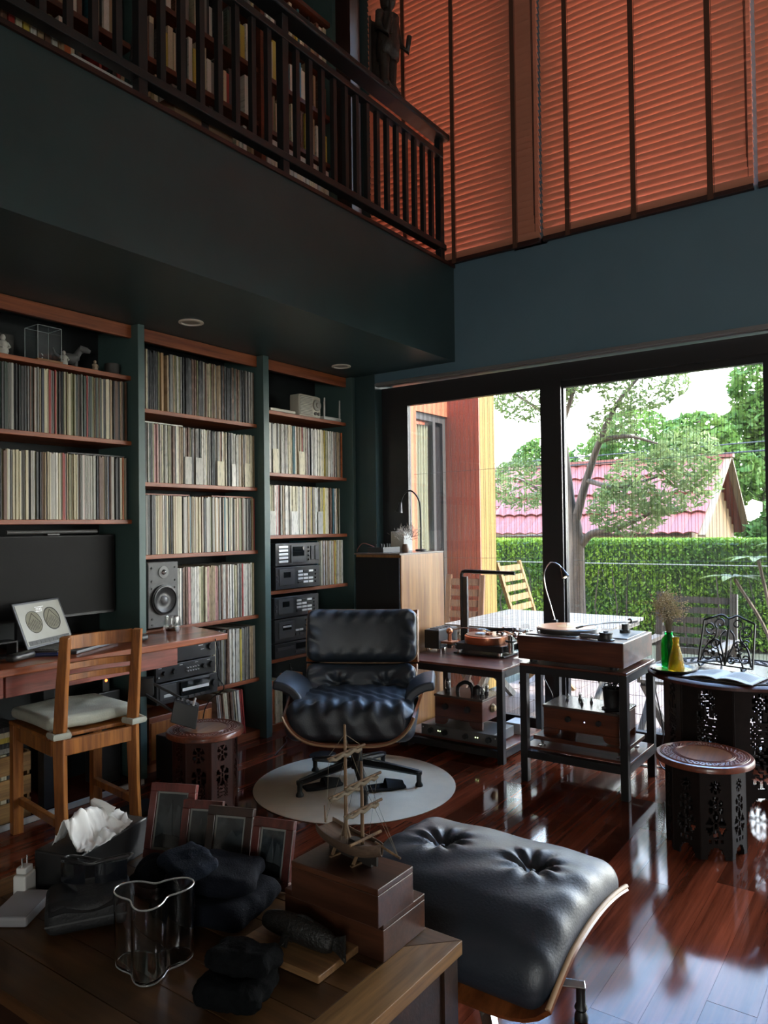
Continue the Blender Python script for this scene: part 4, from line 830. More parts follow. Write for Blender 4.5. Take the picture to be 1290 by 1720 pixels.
# ---- wooden chair
cw = WOOD('chair_teak', '#73401a', '#b87434', 2, .42, grain=12, along=1.2, coat=.1)
t = thing('wooden_chair', 'slat-back wooden chair with pale cushion drawn up to the desk', 'chair', (1.775, 2.86, 0), -.13)
for s in (-1, 1):
    G().tube([(s*.152, -.21, 0), (s*.15, -.195, .22), (s*.15, -.185, .44), (s*.15, -.21, .66), (s*.148, -.235, .845)], [.028, .027, .03, .027, .024], 4).o('back_post', cw, t, bevel=.004)
    G().box(s*.17-.021, s*.17+.021, .165, .205, 0, .45).o('front_leg', cw, t, bevel=.003)
    G().box(s*.16-.012, s*.16+.012, -.18, .17, .12, .15).o('side_stretcher', cw, t, bevel=.003)
    G().box(s*.165-.012, s*.165+.012, -.17, .17, .385, .445).o('side_rail', cw, t, bevel=.003)
G().box(-.14, .14, -.202, -.178, .385, .445).o('back_rail', cw, t, bevel=.003); G().box(-.15, .15, .175, .197, .385, .445).o('front_rail', cw, t, bevel=.003)
G().box(-.19, .19, -.17, .215, .447, .462).o('seat', cw, t, bevel=.004)
for z0, z1, y in ((.792, .845, -.232), (.712, .738, -.222), (.668, .692, -.216)):
    G().sheet(lambda u, v: (-.135+.27*u, y+.018*math.sin(PI*u)+.011, z0+(z1-z0)*v), 8, 1, .018).o('back_slat', cw, t, bevel=.002)
cus = M('pale_cushion', (.42, .43, .36), .85, var=.06, vs=30, bump=.25, bs=200)
def cdef(p):
    z = p.z; d = 0
    for a, b in ((-.08, -.06), (.08, -.06), (-.08, .09), (.08, .09), (0, .015)): d += math.exp(-((p.x-a)**2+(p.y-b)**2)/.0011)
    return (p.x, p.y, z*(1-.2*min(1, d))+.008*math.cos(p.x*4)*math.cos(p.y*4)+.003*math.sin(p.x*23+p.y*9))
cu_ = G().pillow(.37, .37, .05, .022, 26, cdef, TR(0, .03, .492)).o('cushion', cus, t, 180)
for s in (-1, 1):
    G().tube([(s*.14, -.15, .475), (s*.185, -.17, .47), (s*.185, -.22, .468), (s*.13, -.225, .468), (s*.118, -.17, .47)], .011, 6, flat=1.2).o('tie_strap', cus, t, 60)
# ---- black pivoting lamp over the stool
t = thing('black_task_lamp', 'black pivoting task lamp with box head over the carved stool', 'lamp', (2.07, 2.85, 0)); mb = M('matte_black', (.012, .012, .013), .45)
G().box(-.09, .09, -.07, .07, 0, .015).o('base', mb, t, bevel=.003); G().cyl((0, 0, .015), (0, 0, .56), .009, n=10).o('pole', mb, t)
G(TR(0.02, 0, .545) @ RZ(-.7)).box(-.05, .05, -.025, .025, -.04, .04).o('joint_box', mb, t, bevel=.003)
G().bar((.03, -.02, .575), (.125, -.14, .49), .014, .01).o('arm', mb, t); G().bar((.0, -.05, .52), (.08, -.18, .43), .014, .01).o('arm', mb, t)
Hm = TR(.115, -.165, .435) @ RZ(-.75) @ ROT(.35, 'Y'); hd = G(Hm)._add([(-.055, -.045, .045), (.055, -.045, .045), (.055, .045, .045), (-.055, .045, .045), (-.04, -.06, -.045), (.075, -.06, -.045), (.075, .06, -.045), (-.04, .06, -.045)], [(0, 1, 2, 3), (7, 6, 5, 4), (4, 5, 1, 0), (5, 6, 2, 1), (6, 7, 3, 2), (7, 4, 0, 3)]).o('lamp_head', mb, t, bevel=.003)
for k in range(5): G(Hm).box(-.045+k*.02, -.035+k*.02, -.03, .03, .046, .05).o('cooling_slot', blk2, hd)
for k in (-1, 1): G(Hm).cyl((.03, k*.03, .045), (.03, k*.03, .066), .005, n=8).o('screw', sil, t)
# thin stand + cable hanging from the desk edge
tag(G().tube(spline([(2.47, 2.795, .715), (2.49, 2.79, .63), (2.47, 2.78, .54), (2.50, 2.77, .47), (2.47, 2.84, .41), (2.46, 2.88, .3), (2.47, 2.9, .01)], 6), .0028, 6).o('hanging_cable', blk), 'thin black cable hanging from the desk edge behind the lamp', 'cable')
t = thing('heater_box', 'black vented box on the floor behind the tissue box', 'heater', (1.93, 2.50, 0), .35); G().box(-.1, .1, -.06, .06, 0, .09).o('case', blk2, t, bevel=.004); G().box(-.09, .09, -.05, .05, .0905, .105).o('lid', M('heater_lid', (.09, .09, .09), .4), t, bevel=.003)
for k in range(4): G().box(-.085+k*.045, -.048+k*.045, -.063, -.06, .06, .085).o('vent', gm, t)
t = thing('grey_vent_cap', 'small grey slotted cap on the floor beside the picture frames', 'cap', (1.80, 2.33, 0), .3); G().pillow(.14, .08, .03, .014, 8, T=TR(0, 0, .0155)).o('shell', M('grey_plastic', (.13, .13, .13), .45), t, 80)
for k in range(10): G().box(-.05+k*.0105, -.045+k*.0105, -.03, .03, .0302, .032).o('slot', blk, t)
t = thing('wooden_chest', 'reddish wooden chest in the lowest cell of the middle bookcase', 'chest', (2.60, 3.22, .0455)); G().box(-.2, .22, 0, .25, 0, .24).o('body', dsk, t, bevel=.004); G().box(-.19, .21, -.006, 0, .02, .21).o('drawer_front', orw, t, bevel=.002); G().cyl((.01, -.006, .12), (.01, -.022, .12), .01, n=12).o('knob', sil, t)
t = thing('black_subwoofer', 'black box on the floor behind the left carved stool', 'speaker box', (2.47, 3.06, 0)); G().box(-.09, .09, -.1, .08, 0, .22).o('case', blk, t, bevel=.005); G().box(-.08, .08, -.103, -.1, .02, .2).o('grille', blk2, t)
# ---- carved stools and table
carv = WOOD('carved_sheesham', '#2f130c', '#54261a', 2, .45, grain=12); rimw = WOOD('sheesham_rim', '#5a2a1c', '#8e4c34', 0, .3, grain=10, coat=.3); inl = WOOD('sheesham_centre', '#6b3a1e', '#a86a3c', 0, .3, grain=8, coat=.3); dkc = M('carved_dark', (.009, .0055, .0045), .6, spec=.25, var=.3, vs=40)
def panel_mesh(w_, h_, nx, nz, hole, mat, th=.012, name='pierced_panel'):
    g = G(); cx = w_/nx; cz = h_/nz; S = [[not hole((i+.5)*cx/w_*2-1, (j+.5)*cz/h_) for j in range(nz)] for i in range(nx)]
    for i in range(nx):
        j = 0
        while j < nz:
            if not S[i][j]: j += 1; continue
            k = j
            while k < nz and S[i][k]: k += 1
            g.box(-w_/2+i*cx, -w_/2+(i+1)*cx, -th/2, th/2, j*cz, k*cz); j = k
    return g.mesh(name, mat)
def pattern(clusters, arch=.15):
    def hole(u, v):
        if v < arch and abs(u) < .55*math.sqrt(max(0, 1-(v/arch)**2)): return True
        for (vc, kind, r, asp) in clusters:
            x = u; z = (v-vc)*asp
            if kind == 'ros':     # rosette of petals
                d = math.hypot(x, z); a = math.atan2(z, x)
                if d < r*.22: return True
                if r*.34 < d < r and abs(math.sin(a*3)) > .45: return True
            elif kind == 'lat':
                if abs(x) < r and abs(z) < r:
                    a = (x+z)*5/r*.5 % 1; b = (x-z)*5/r*.5 % 1
                    if .22 < a < .85 and .22 < b < .85: return True
            elif kind == 'dots':
                if abs(z) < r*.22:
                    q = (x/r+1)*1.5 % 1
                    if abs(x) < r and .25 < q < .75: return True
        return False
    return hole
def carved_top(t, R, H, th, rim, mid, cen):
    G().lathe([(R*.9, H-th), (R, H-th*.75), (R, H-th*.3), (R*.975, H-.002), (R*.93, H)], 56).o('top', rim, t, 40)
    rg = G(); n = 40
    for r_ in (.9, .86, .62, .58): rg.tube([(R*r_*math.cos(2*PI*k/56), R*r_*math.sin(2*PI*k/56), H) for k in range(56)], R*.014, 6, closed=True)
    for k in range(n):
        a = 2*PI*k/n
        for r_, s in ((.80, 1), (.74, 1.1), (.68, 1)):
            b = a+(PI/n if r_ == .74 else 0); rg.ball((R*r_*math.cos(b), R*r_*math.sin(b), H), (R*.024*s, R*.024*s, R*.016), 6)
    rg.o('carved_ring', mid, t, 60)
    G().lathe([(R*.55, H), (R*.55, H+.0015), (0, H+.0018)], 48).o('centre_inlay', cen, t, 40)
def octo(t, rb, h, z0, me, w_):
    for k in range(8): o = inst('side_panel', me, (rb*math.cos(PI/4*k+.39), rb*math.sin(PI/4*k+.39), z0), (0, 0, PI/4*k+.39+PI/2), parent=t)
SW = 2*.128*math.tan(PI/8)+.008
spm = panel_mesh(SW, .325, 22, 66, pattern([(.82, 'ros', .34, 4.5), (.6, 'ros', .5, 4.5), (.38, 'ros', .62, 4.5), (.2, 'dots', .5, 5)], .14), dkc)
spm2 = panel_mesh(SW, .325, 22, 66, pattern([(.82, 'ros', .5, 4.5), (.52, 'ros', .58, 4.5), (.34, 'lat', .5, 4.5)], .14), carv)
t = thing('carved_stool', 'low carved octagonal stool in front of the round table by the window', 'stool', (3.085, .70, 0), .1, 'carved wooden stools and table'); octo(t, .128, .325, 0, spm, SW); carved_top(t, .178, .352, .03, rimw, rimw, inl)
t = thing('carved_stool', 'low carved octagonal stool under the black task lamp', 'stool', (2.27, 2.64, 0), .25, 'carved wooden stools and table'); octo(t, .128, .325, 0, spm2, SW); carved_top(t, .172, .352, .03, rimw, rimw, inl)
TW = 2*.265*math.tan(PI/8)+.012
tpm = panel_mesh(TW, .545, 26, 80, pattern([(.88, 'ros', .3, 3.4), (.76, 'dots', .42, 4), (.66, 'lat', .36, 3.4), (.48, 'ros', .32, 3.4), (.33, 'ros', .36, 3.4)], .16), dkc, .014)
t = thing('carved_round_table', 'large carved round table with pierced octagonal base by the glass', 'table', (3.70, .712, 0), .2, 'carved wooden stools and table'); octo(t, .265, .545, 0, tpm, TW); carved_top(t, .365, .572, .027, carv, dkc, M('table_centre', (.10, .085, .075), .22))
# ================================================================ LOUNGE CHAIR, OTTOMAN, RUG
tag(G().lathe([(.485, 0), (.487, .003), (.480, .006), (.0, .0062)], 72, (2.86, 2.25, .0003)).o('round_rug', M('beige_rug', (.72, .61, .46), .9, var=.08, vs=6, bump=.2, bs=220), None, 40), 'round beige rug under the black lounge chair', 'rug')
RZ0 = .0066
lea = M('black_leather', (.020, .027, .038), .44, spec=.8, bump=.12, bs=160)
ply = WOOD('rosewood_ply', '#5a2c16', '#95562c', 0, .3, grain=7, along=1.1, coat=.2); edge = M('ply_edge', (.42, .27, .15), .5); die = M('black_enamel', (.015, .015, .015), .35, metal=.0); alup = M('polished_alu', (.5, .5, .5), .25, metal=1.)
t = thing('lounge_chair', 'black leather lounge chair with moulded plywood shells on the round rug', 'chair', (2.858, 2.235, RZ0), math.radians(-59))
def pull(p, tufts, depth, rad, axis):
    """tuft dimple + radiating folds; returns displacement along axis"""
    d = 0
    for a, b in tufts:
        x, y = p[0]-a, p[1]-b; r = math.hypot(x, y); th = math.atan2(y, x)
        d -= depth*math.exp(-(r/rad)**2); d += depth*.22*math.sin(th*9+a*20)*math.exp(-((r-rad*1.1)/(rad*.9))**2)
    return d
# base
angs = [math.radians(a+59) for a in (-135, -61, 11, 83, 156)]
for a in angs:
    c, s = math.cos(a), math.sin(a)
    l = G().tube([(c*.03, s*.03, .105), (c*.16, s*.16, .085), (c*.305, s*.305, .06)], [.026, .022, .018], 4, flat=.75).o('base_leg', die, t, bevel=.003); G().lathe([(.019, .001), (.019, .008), (.012, .02), (.012, .05), (.016, .058), (.016, .07), (0, .072)], 16, (c*.3, s*.3, 0)).o('foot', die, l, 40)
    G().bar((c*.05, s*.05, .1275), (c*.3, s*.3, .0745), .02, .002).o('leg_cap', gm, l)
G().cyl((0, 0, .08), (0, 0, .245), .028, n=16).o('column', die, t, 40); G().box(-.11, .11, -.11, .11, .225, .245).o('mount_plate', die, t)
# seat shell + cushion
def seat_shell(u, v):
    a = u*2-1; x = a*(.312+.06*v); y = -.302+.60*v
    lift = (.13+.13*v)*abs(a)**4; slope = -.05*v; front = 0
    return (x*(1-.05*abs(a)**6), y, .268+lift+slope+front)
G().sheet(seat_shell, 36, 12, -.012).o('seat_shell', ply, t, 60)
G().tube([seat_shell(k/40, 0) for k in range(41)], .0055, 6).o('seat_shell_edge', edge, t, 60)
def seatd(p):
    x, y, z = p; fr = max(0, -y-.05)/.22; top = max(0, min(1, z/.05))
    zz = z+.022*math.cos(x*4.2)*top-.0-.10*(y+.0)*0+.03*(-y)*.9
    wr = .007*top*(math.sin(x*62+7*math.sin(y*11+x*3))+.6*math.sin(x*101+y*14))*(.35+.65*min(1, fr*1.2+.1))
    edge_ = abs(x)/.3
    zz += wr+ .018*top*max(0, edge_-.75)*4*.4
    yy_ = y-.004*math.sin(x*55+z*40)*fr
    if y < -.2: zz -= .05*((-y-.2)/.07)**2*.4
    return (x, yy_, zz)
G().pillow(.595, .53, .155, .062, 64, seatd, TR(0, -.03, .347)).o('seat_cushion', lea, t, 180)
# backrest
Bk = TR(0, .255, .405) @ ROT(math.radians(-17), 'X')
def bshell(u, v): a = u*2-1; return (a*.285, .05-.075*abs(a)**3, -.115+.24*v)
bs_ = G(Bk).sheet(bshell, 28, 8, .011).o('backrest_shell', ply, t, 60)
def backd(p):
    x, y, z = p; fr = max(0, min(1, -y/.045)); d = pull((x, z), ((-.125, .01), (.125, .01)), .036, .035, 1)
    wr = .006*math.sin(x*46+z*30+3*math.sin(z*40))*fr*(abs(x)/.28)
    return (x, y-fr*(.012*math.cos(x*5)*math.cos(z*9)+d+wr)-.07*(abs(x)/.28)**3, z)
G(Bk).pillow(.56, .11, .25, .05, 56, backd, TR(*Bk.translation) @ Bk.to_3x3().to_4x4()).o('backrest_cushion', lea, t, 180)
Hk = TR(0, .335, .665) @ ROT(math.radians(-13), 'X')
def hshell(u, v): a = u*2-1; return (a*.29, .055-.08*abs(a)**3, -.135+.27*v)
G(Hk).sheet(hshell, 28, 8, .011).o('headrest_shell', ply, t, 60)
def headd(p):
    x, y, z = p; fr = max(0, min(1, -y/.045)); ed = max(0, (abs(z)-.06)/.075)+max(0, (abs(x)-.2)/.08)*.7
    wr = .007*(math.sin(x*75+4*math.sin(z*20)))*fr*min(1, ed)
    if abs(x) > .2: wr += .006*math.sin(z*75+x*20)*fr*min(1, (abs(x)-.2)/.06)
    return (x, y-fr*(.016*math.cos(x*4.8)*math.cos(z*9)+wr)-.075*(abs(x)/.29)**3, z)
G(Hk).pillow(.572, .115, .275, .052, 60, headd, Hk).o('headrest_cushion', lea, t, 180)
# piping
def ring(wx, hz, yo, T, k=3.):
    P = []
    for i in range(64):
        a = 2*PI*i/64; c, s = math.cos(a), math.sin(a); x = wx*math.copysign(abs(c)**(2/7), c); z = hz*math.copysign(abs(s)**(2/7), s); P.append((x, yo-.075*(abs(x)/.29)**3, z))
    return G(T).tube(P, .0045, 6, closed=True)
ring(.29, .138, .022, Hk).o('headrest_edge', edge, t, 60); ring(.283, .124, .022, Bk).o('backrest_edge', edge, t, 60)
for s in (-1, 1):
    G().bar((s*.1, .335, .4), (s*.1, .41, .62), .03, .012, (1, 0, 0)).o('back_brace', die, t)
    pts = spline([(s*.255, 0, .335), (s*.272, 0, .395), (s*.292, 0, .44), (s*.335, 0, .468), (s*.385, 0, .478)], 5); n = len(pts)
    def arm(u, v): p = pts[min(n-1, int(round(u*(n-1))))]; return (p[0], -.13+.30*v+.015*math.sin(PI*v)*0-.02*u*(v-.5), p[2]+.006*math.sin(PI*v))
    G().sheet(arm, n-1, 10, .042*s*-1 if s > 0 else .042).o('armrest', lea, t, 60, bevel=.012, seg=3)
# slippers and pad
slm_ = M('black_felt', (.012, .012, .013), .8)
for (x, y, rz, lb) in ((2.885, 2.085, -.7, 'black slipper on the rug right of the chair column'), (2.735, 2.345, -.5, 'black slipper on the rug left of the chair column')):
    t = thing('slipper', lb, 'slipper', (x, y, RZ0), rz, 'black slippers on the rug'); G().pillow(.19, .085, .016, .007, 10, lambda p: (p.x, p.y*(1-.25*(p.x/.095)**2), p.z), TR(0, 0, .0085)).o('sole', slm_, t, 80)
    G().sheet(lambda u, v: (.0+.085*u, (v-.5)*.085*(1-.3*u*u), .016+.034*math.sin(PI*v)*(1-.5*u)), 8, 10, .004).o('upper', slm_, t, 80)
tag(G().lathe([(.075, 0), (.075, .004), (0, .006)], 28, (3.13, 2.68, RZ0)).o('floor_pad', slm_, None, 40), 'dark round pad at the far edge of the rug', 'pad'); COL.objects['floor_pad'].location = (0, 0, -RZ0+.0006) 
# ---- ottoman
t = thing('leather_ottoman', 'black leather ottoman with two tufts beside the coffee table', 'ottoman', (1.675, .925, 0), 0)
def curve(x): return -.62*x*x-.12*max(0, -x-.12)
def ottd(p):
    x, y, z = p; top = max(0, min(1, z/.04)); d = pull((x, y), ((.045, -.13), (.045, .13)), .03, .04, 2)
    wr = top*(.0022*math.sin(y*30+6*math.sin(x*9))+.004*math.sin(x*70+y*8)*max(0, (abs(y)-.22)/.08))
    c = .016*math.cos(x*5.5)*math.cos(y*4.5)
    return (x, y, z+curve(x)+top*(d+wr+c))
OT = TR(0, 0, .345) @ ROT(math.radians(-4), 'Y')
G(OT).pillow(.50, .575, .12, .055, 64, ottd, OT).o('cushion', lea, t, 180)
G(OT).sheet(lambda u, v: ((u*2-1)*.252, (v*2-1)*.291, -.062+curve((u*2-1)*.252)+.055*abs(v*2-1)**6), 28, 20, .011).o('shell', ply, t, 60)
for s in (-1, 1): G(OT).tube([((k/24*2-1)*.252, s*.291, -.007+curve((k/24*2-1)*.252)) for k in range(25)], .006, 6).o('shell_edge', edge, t, 60)
for a in (45, 135, 225, 315):
    a = math.radians(a-8.); c, s = math.cos(a), math.sin(a); l = G().tube([(c*.02, s*.02, .12), (c*.14, s*.14, .105), (c*.265, s*.265, .085)], [.024, .021, .017], 4, flat=.7).o('base_leg', alup, t, bevel=.003); G().lathe([(.017, .0005), (.017, .01), (.012, .022), (.017, .03), (.012, .042), (.012, .085), (0, .087)], 16, (c*.255, s*.255, 0)).o('foot', die, l, 40)
G().cyl((0, 0, .09), (0, 0, .27), .024, n=14).o('column', die, t)
for y in (-.13, .13): G(OT).ball((.045, y, .06+curve(.045)-.012), (.007, .007, .004), 10).o('button', lea, t, 180)
# ================================================================ AUDIO RACKS BY THE WINDOW
rkw = WOOD('rack_shelf_wood', '#4a241a', '#7c4430', 1, .35, grain=10, coat=.2); rkm = M('rack_steel', (.014, .014, .015), .4); copper = M('copper', (.62, .26, .14), .28, metal=1.); chrome = M('chrome', (.7, .7, .7), .12, metal=1.); tgl = GLASS('tube_glass', (.9, .92, .92), .16); plw = WOOD('plinth_veneer', '#38160d', '#6e3a24', 1, .3, grain=9, coat=.3)
def rack(lb, x0, x1, y0, y1, H, zl, tb=.036):
    cx, cy = (x0+x1)/2, (y0+y1)/2; t = thing('audio_rack', lb, 'rack', (cx, cy, 0), 0, 'black steel audio racks by the window'); a, b = (x1-x0)/2, (y1-y0)/2
    for sx_ in (-1, 1):
        for sy_ in (-1, 1): G().box(sx_*(a-tb/2)-tb/2, sx_*(a-tb/2)+tb/2, sy_*(b-tb/2)-tb/2, sy_*(b-tb/2)+tb/2, 0, H).o('leg', rkm, t, bevel=.002)
    for z in (H-tb, zl-.012-tb):
        for sx_ in (-1, 1): G().box(sx_*(a-tb/2)-tb/2, sx_*(a-tb/2)+tb/2, -b+tb, b-tb, z, z+tb).o('cross_bar', rkm, t)
        for sy_ in (-1, 1): G().box(-a+tb, a-tb, sy_*(b-tb/2)-tb/2, sy_*(b-tb/2)+tb/2, z, z+tb).o('side_bar', rkm, t)
    G().box(-a+.001, a-.001, -b+.001, b-.001, H, H+.012).o('top_board', rkw, t, bevel=.002); G().box(-a+tb+.001, a-tb-.001, -b+.001, b-.001, zl-.0115, zl).o('lower_board', rkw, t, bevel=.002)
    return t
rack('black steel rack carrying the wooden turntable beside the mullion', 3.36, 3.80, 1.085, 1.61, .562, .165); R2T = .574+.0006; R2L = .1656
rack('black steel rack carrying the copper turntable behind the lounge chair', 3.52, 4.04, 1.785, 2.44, .483, .077); R1T = .495+.0006; R1L = .0776
# loudspeaker cabinet
t = thing('loudspeaker_cabinet', 'tall wooden loudspeaker cabinet with black front in the corner', 'loudspeaker', (3.84, 2.64, 0)); G().box(-.235, .245, -.168, .165, 0, 1.08).o('cabinet', WOOD('walnut_cabinet', '#7a4a22', '#b07c42', 2, .4, grain=8, along=.6), t, bevel=.003); G().box(-.25, -.236, -.162, .158, .015, 1.065).o('grille', M('black_grille_cloth', (.010, .010, .011), .9), t, bevel=.003); G().box(-.25, .246, -.169, .166, 1.0802, 1.09).o('top_edge', M('cabinet_top', (.13, .09, .07), .25), t)
CT = 1.0906
t = thing('gooseneck_lamp', 'black gooseneck lamp on top of the loudspeaker cabinet', 'lamp', (4.02, 2.60, CT)); G().lathe([(.035, 0), (.035, .01), (0, .014)], 18).o('base', mb, t, 40)
gp = [(0, 0, .01), (0, .0, .2), (-.0, .01, .32), (-.01, .06, .385), (-.02, .11, .37), (-.03, .135, .31)]; G().tube(spline(gp, 7), .0055, 8).o('neck', mb, t, 60)
G().tube([(-.03, .135, .315), (-.031, .138, .29), (-.034, .146, .25)], [.01, .014, .026], 14).o('lamp_head', M('grey_head', (.06, .06, .065), .3, metal=.5), t, 60)
tag(G().box(-.05, .05, -.05, .05, 0, .125).box(-.051, -.049, -.03, .03, .02, .08).o('pale_carton', M('pale_carton', (.46, .43, .36), .7), None, None, .002), 'pale square carton on the loudspeaker cabinet', 'box'); COL.objects['pale_carton'].location = (4.0, 2.735, CT)
t = thing('cable_tray', 'low dark tray of small bits on the loudspeaker cabinet', 'tray', (3.80, 2.735, CT)); G().box(-.09, .09, -.06, .06, 0, .004).box(-.09, .09, -.06, -.055, .004, .03).box(-.09, .09, .055, .06, .004, .03).box(-.09, -.085, -.055, .055, .004, .03).box(.085, .09, -.055, .055, .004, .03).o('tray', M('tray_grey', (.05, .05, .05), .5), t)
for k in range(5): G().cyl((-.06+.03*k, .02*(-1)**k, .004), (-.06+.03*k, .02*(-1)**k, .05), .008, n=8).o('small_tube', blk, t)
G().tube(spline([(-.05, .03, .03), (-.08, .1, .055), (-.1, .13, .02), (-.1, .135, .003)], 6), .0025, 6).o('cable', M('red_cable', (.3, .12, .1), .5), t)
t = thing('dried_bouquet', 'fluffy grey dried flower bunch in small vase on the cabinet', 'flowers', (3.78, 2.56, CT)); G().lathe([(.02, 0), (.024, .02), (.016, .05), (.014, .05), (.013, .01), (0, .006)], 16).o('vase', M('brown_vase', (.12, .06, .03), .4), t, 40)
rr = random.Random(8); fe = THINLEAF('dry_plume', '#8d8075', '#c9bdae', .3, scale=30); vs = []; fs = []
for k in range(420):
    c = rr.choice([(.0, .04, .11), (0, -.05, .1), (-.02, 0, .12), (.02, -.03, .13)]); q = Vector(c)+Vector((rr.gauss(0, .014), rr.gauss(0, .02), rr.gauss(0, .016))); d = (q-Vector((0, 0, .04))).normalized()*.016+Vector((rr.gauss(0, .006), rr.gauss(0, .006), rr.gauss(0, .006))); e_ = d.cross(Vector((rr.random(), rr.random(), 1))).normalized()*.0018; n0 = len(vs); vs += [q-e_, q+e_, q+d]; fs.append((n0, n0+1, n0+2))
g = G(); g._add(vs, fs); g.o('plumes', fe, t)['kind'] = 'stuff'
# ---- rack 2 : wooden turntable
t = thing('wooden_turntable', 'turntable with walnut plinth and orange-lit platter on the nearer rack', 'turntable', (3.59, 1.36, R2T))
for a in (-.17, .17):
    for b in (-.2, .2): G().cyl((a, b, 0), (a, b, .018), .02, n=12).o('foot', blk, t)
G().box(-.22, .22, -.26, .26, .018, .132).o('plinth', plw, t, bevel=.003); G().box(-.17, .17, -.02, .245, .1325, .137).o('deck_plate', M('deck_plate', (.30, .29, .28), .3, metal=.6), t, bevel=.002)
p0 = (-.01, .09); pl_ = G().lathe([(.148, .137), (.15, .141), (.15, .158), (.146, .161), (.0, .161)], 56, (p0[0], p0[1], 0)).o('platter', M('platter_rim', (.09, .085, .08), .3, metal=.6), t, 40); G().lathe([(.142, .1612), (.142, .163), (.05, .1632), (0, .1632)], 56, (p0[0], p0[1], 0)).o('mat', M('mat_orange_glow', (.72, .30, .12), .3), pl_, 40); G().cyl((*p0, .163), (*p0, .178), .003, n=8).o('spindle', chrome, pl_); G().lathe([(.05, .1634), (.05, .1637), (0, .1637)], 40, (*p0, 0)).o('record_label', M('label_orange', (.75, .4, .15), .4), pl_)  # mat: reflected orange glow put into its base colour
ta = thing; ab = G().box(-.1, .19, -.24, -.09, .1325, .137).o('arm_board', M('arm_board', (.12, .12, .12), .35, metal=.4), t, bevel=.002)
pv_ = (.1, -.165); G().lathe([(.026, .137), (.026, .15), (.016, .152), (.016, .178), (0, .18)], 20, (*pv_, 0)).o('arm_pivot', blk, t, 40); ar = G().tube(spline([(pv_[0]+.05, pv_[1]-.02, .19), (*pv_, .188), (.03, -.09, .186), (-.03, -.05, .182), (-.075, -.01, .176)], 6), .0045, 8).o('tonearm', sil, t, 60); G().cyl((pv_[0]+.035, pv_[1]-.014, .19), (pv_[0]+.075, pv_[1]-.03, .191), .014, n=14).o('counterweight', M('weight_grey', (.2, .2, .2), .3, metal=.8), ar, 40); G().bar((-.07, -.014, .177), (-.1, .006, .17), .012, .008).o('headshell', blk, ar)
for k in range(3): G().lathe([(.008, .137), (.008, .15), (0, .151)], 12, (-.14+.0*k, .18-.12*k, 0)).o('control_knob', chrome, t, 40)
for k in range(5): G().box(-.155, -.145, .02+k*.03, .035+k*.03, .1372, .142).o('key', blk, t)
t = thing('record_clamp', 'round black record clamp on the turntable plinth corner', 'record clamp', (3.43, 1.20, R2T+.1327)); G().lathe([(.038, 0), (.04, .004), (.03, .008), (.028, .026), (.033, .03), (.032, .036), (0, .037)], 28).o('body', blk, t, 40); G().lathe([(.012, .0372), (.012, .042), (0, .043)], 14).o('cap', gm, t, 40)
t = thing('record_brush', 'silver record brush lying on the turntable plinth', 'brush', (3.425, 1.275, R2T+.1345), 1.35); G().cyl((-.05, 0, .011), (.05, 0, .011), .0105, n=14).o('handle', M('brush_silver', (.4, .4, .4), .3, metal=.7), t, 40); G().box(-.048, .048, -.006, .006, 0, .004).o('bristles', blk, t)
t = thing('clip_lamp', 'silver gooseneck lamp with lit head beside the mullion', 'lamp', (3.79, 1.603, R2T+.1327)); G().box(-.014, .014, -.014, .014, 0, .03).o('clamp', blk, t, bevel=.003)
gp = [(0, -.0, .03), (0, .02, .1), (0, .05, .2), (0, .055, .28), (0, .02, .335), (-.005, -.03, .325), (-.01, -.055, .29)]; G().tube(spline(gp, 7), .0035, 8).o('neck', chrome, t, 60); hd = G().tube([(-.008, -.045, .31), (-.012, -.06, .285), (-.016, -.072, .262)], [.006, .013, .021], 14).o('lamp_head', blk, t, 60); G().ball((-.0145, -.067, .266), .011, 12).o('bulb', M('warm_bulb', (1, .85, .6), .4, emit='#ffd9a0', estr=7.), hd, 180)
# lower deck: tube amplifier
t = thing('plank_base', 'dark wooden plank on metal spikes on the lower rack shelf', 'plank', (3.55, 1.335, R2L)); G().box(-.15, .15, -.225, .225, .035, .055).o('plank', plw, t, bevel=.002)
for a in (-.12, .12):
    for b in (-.19, .19): G().lathe([(.004, .006), (.012, .032), (.012, .035)], 14, (a, b, 0)).o('spike', chrome, t, 40); G().lathe([(.016, 0), (.016, .005), (.006, .0065)], 16, (a, b, 0)).o('spike_pad', chrome, t, 40)
TZ = R2L+.0556
def tube(t, x, y, z, h=.05, r=.011):
    u = G().lathe([(r, z), (r, z+h*.22), (r*.85, z+h*.24)], 14, (x, y, 0)).o('tube_base', blk, t, 40); G().lathe([(r*.85, z+h*.22), (r, z+h*.35), (r, z+h*.8), (r*.6, z+h*.95), (0, z+h)], 14, (x, y, 0), cap=False).o('tube_glass', tgl, u, 60); G().cyl((x, y, z+h*.25), (x, y, z+h*.75), r*.55, n=8).o('tube_plate', M('tube_plate', (.06, .06, .06), .4, metal=.5), u)
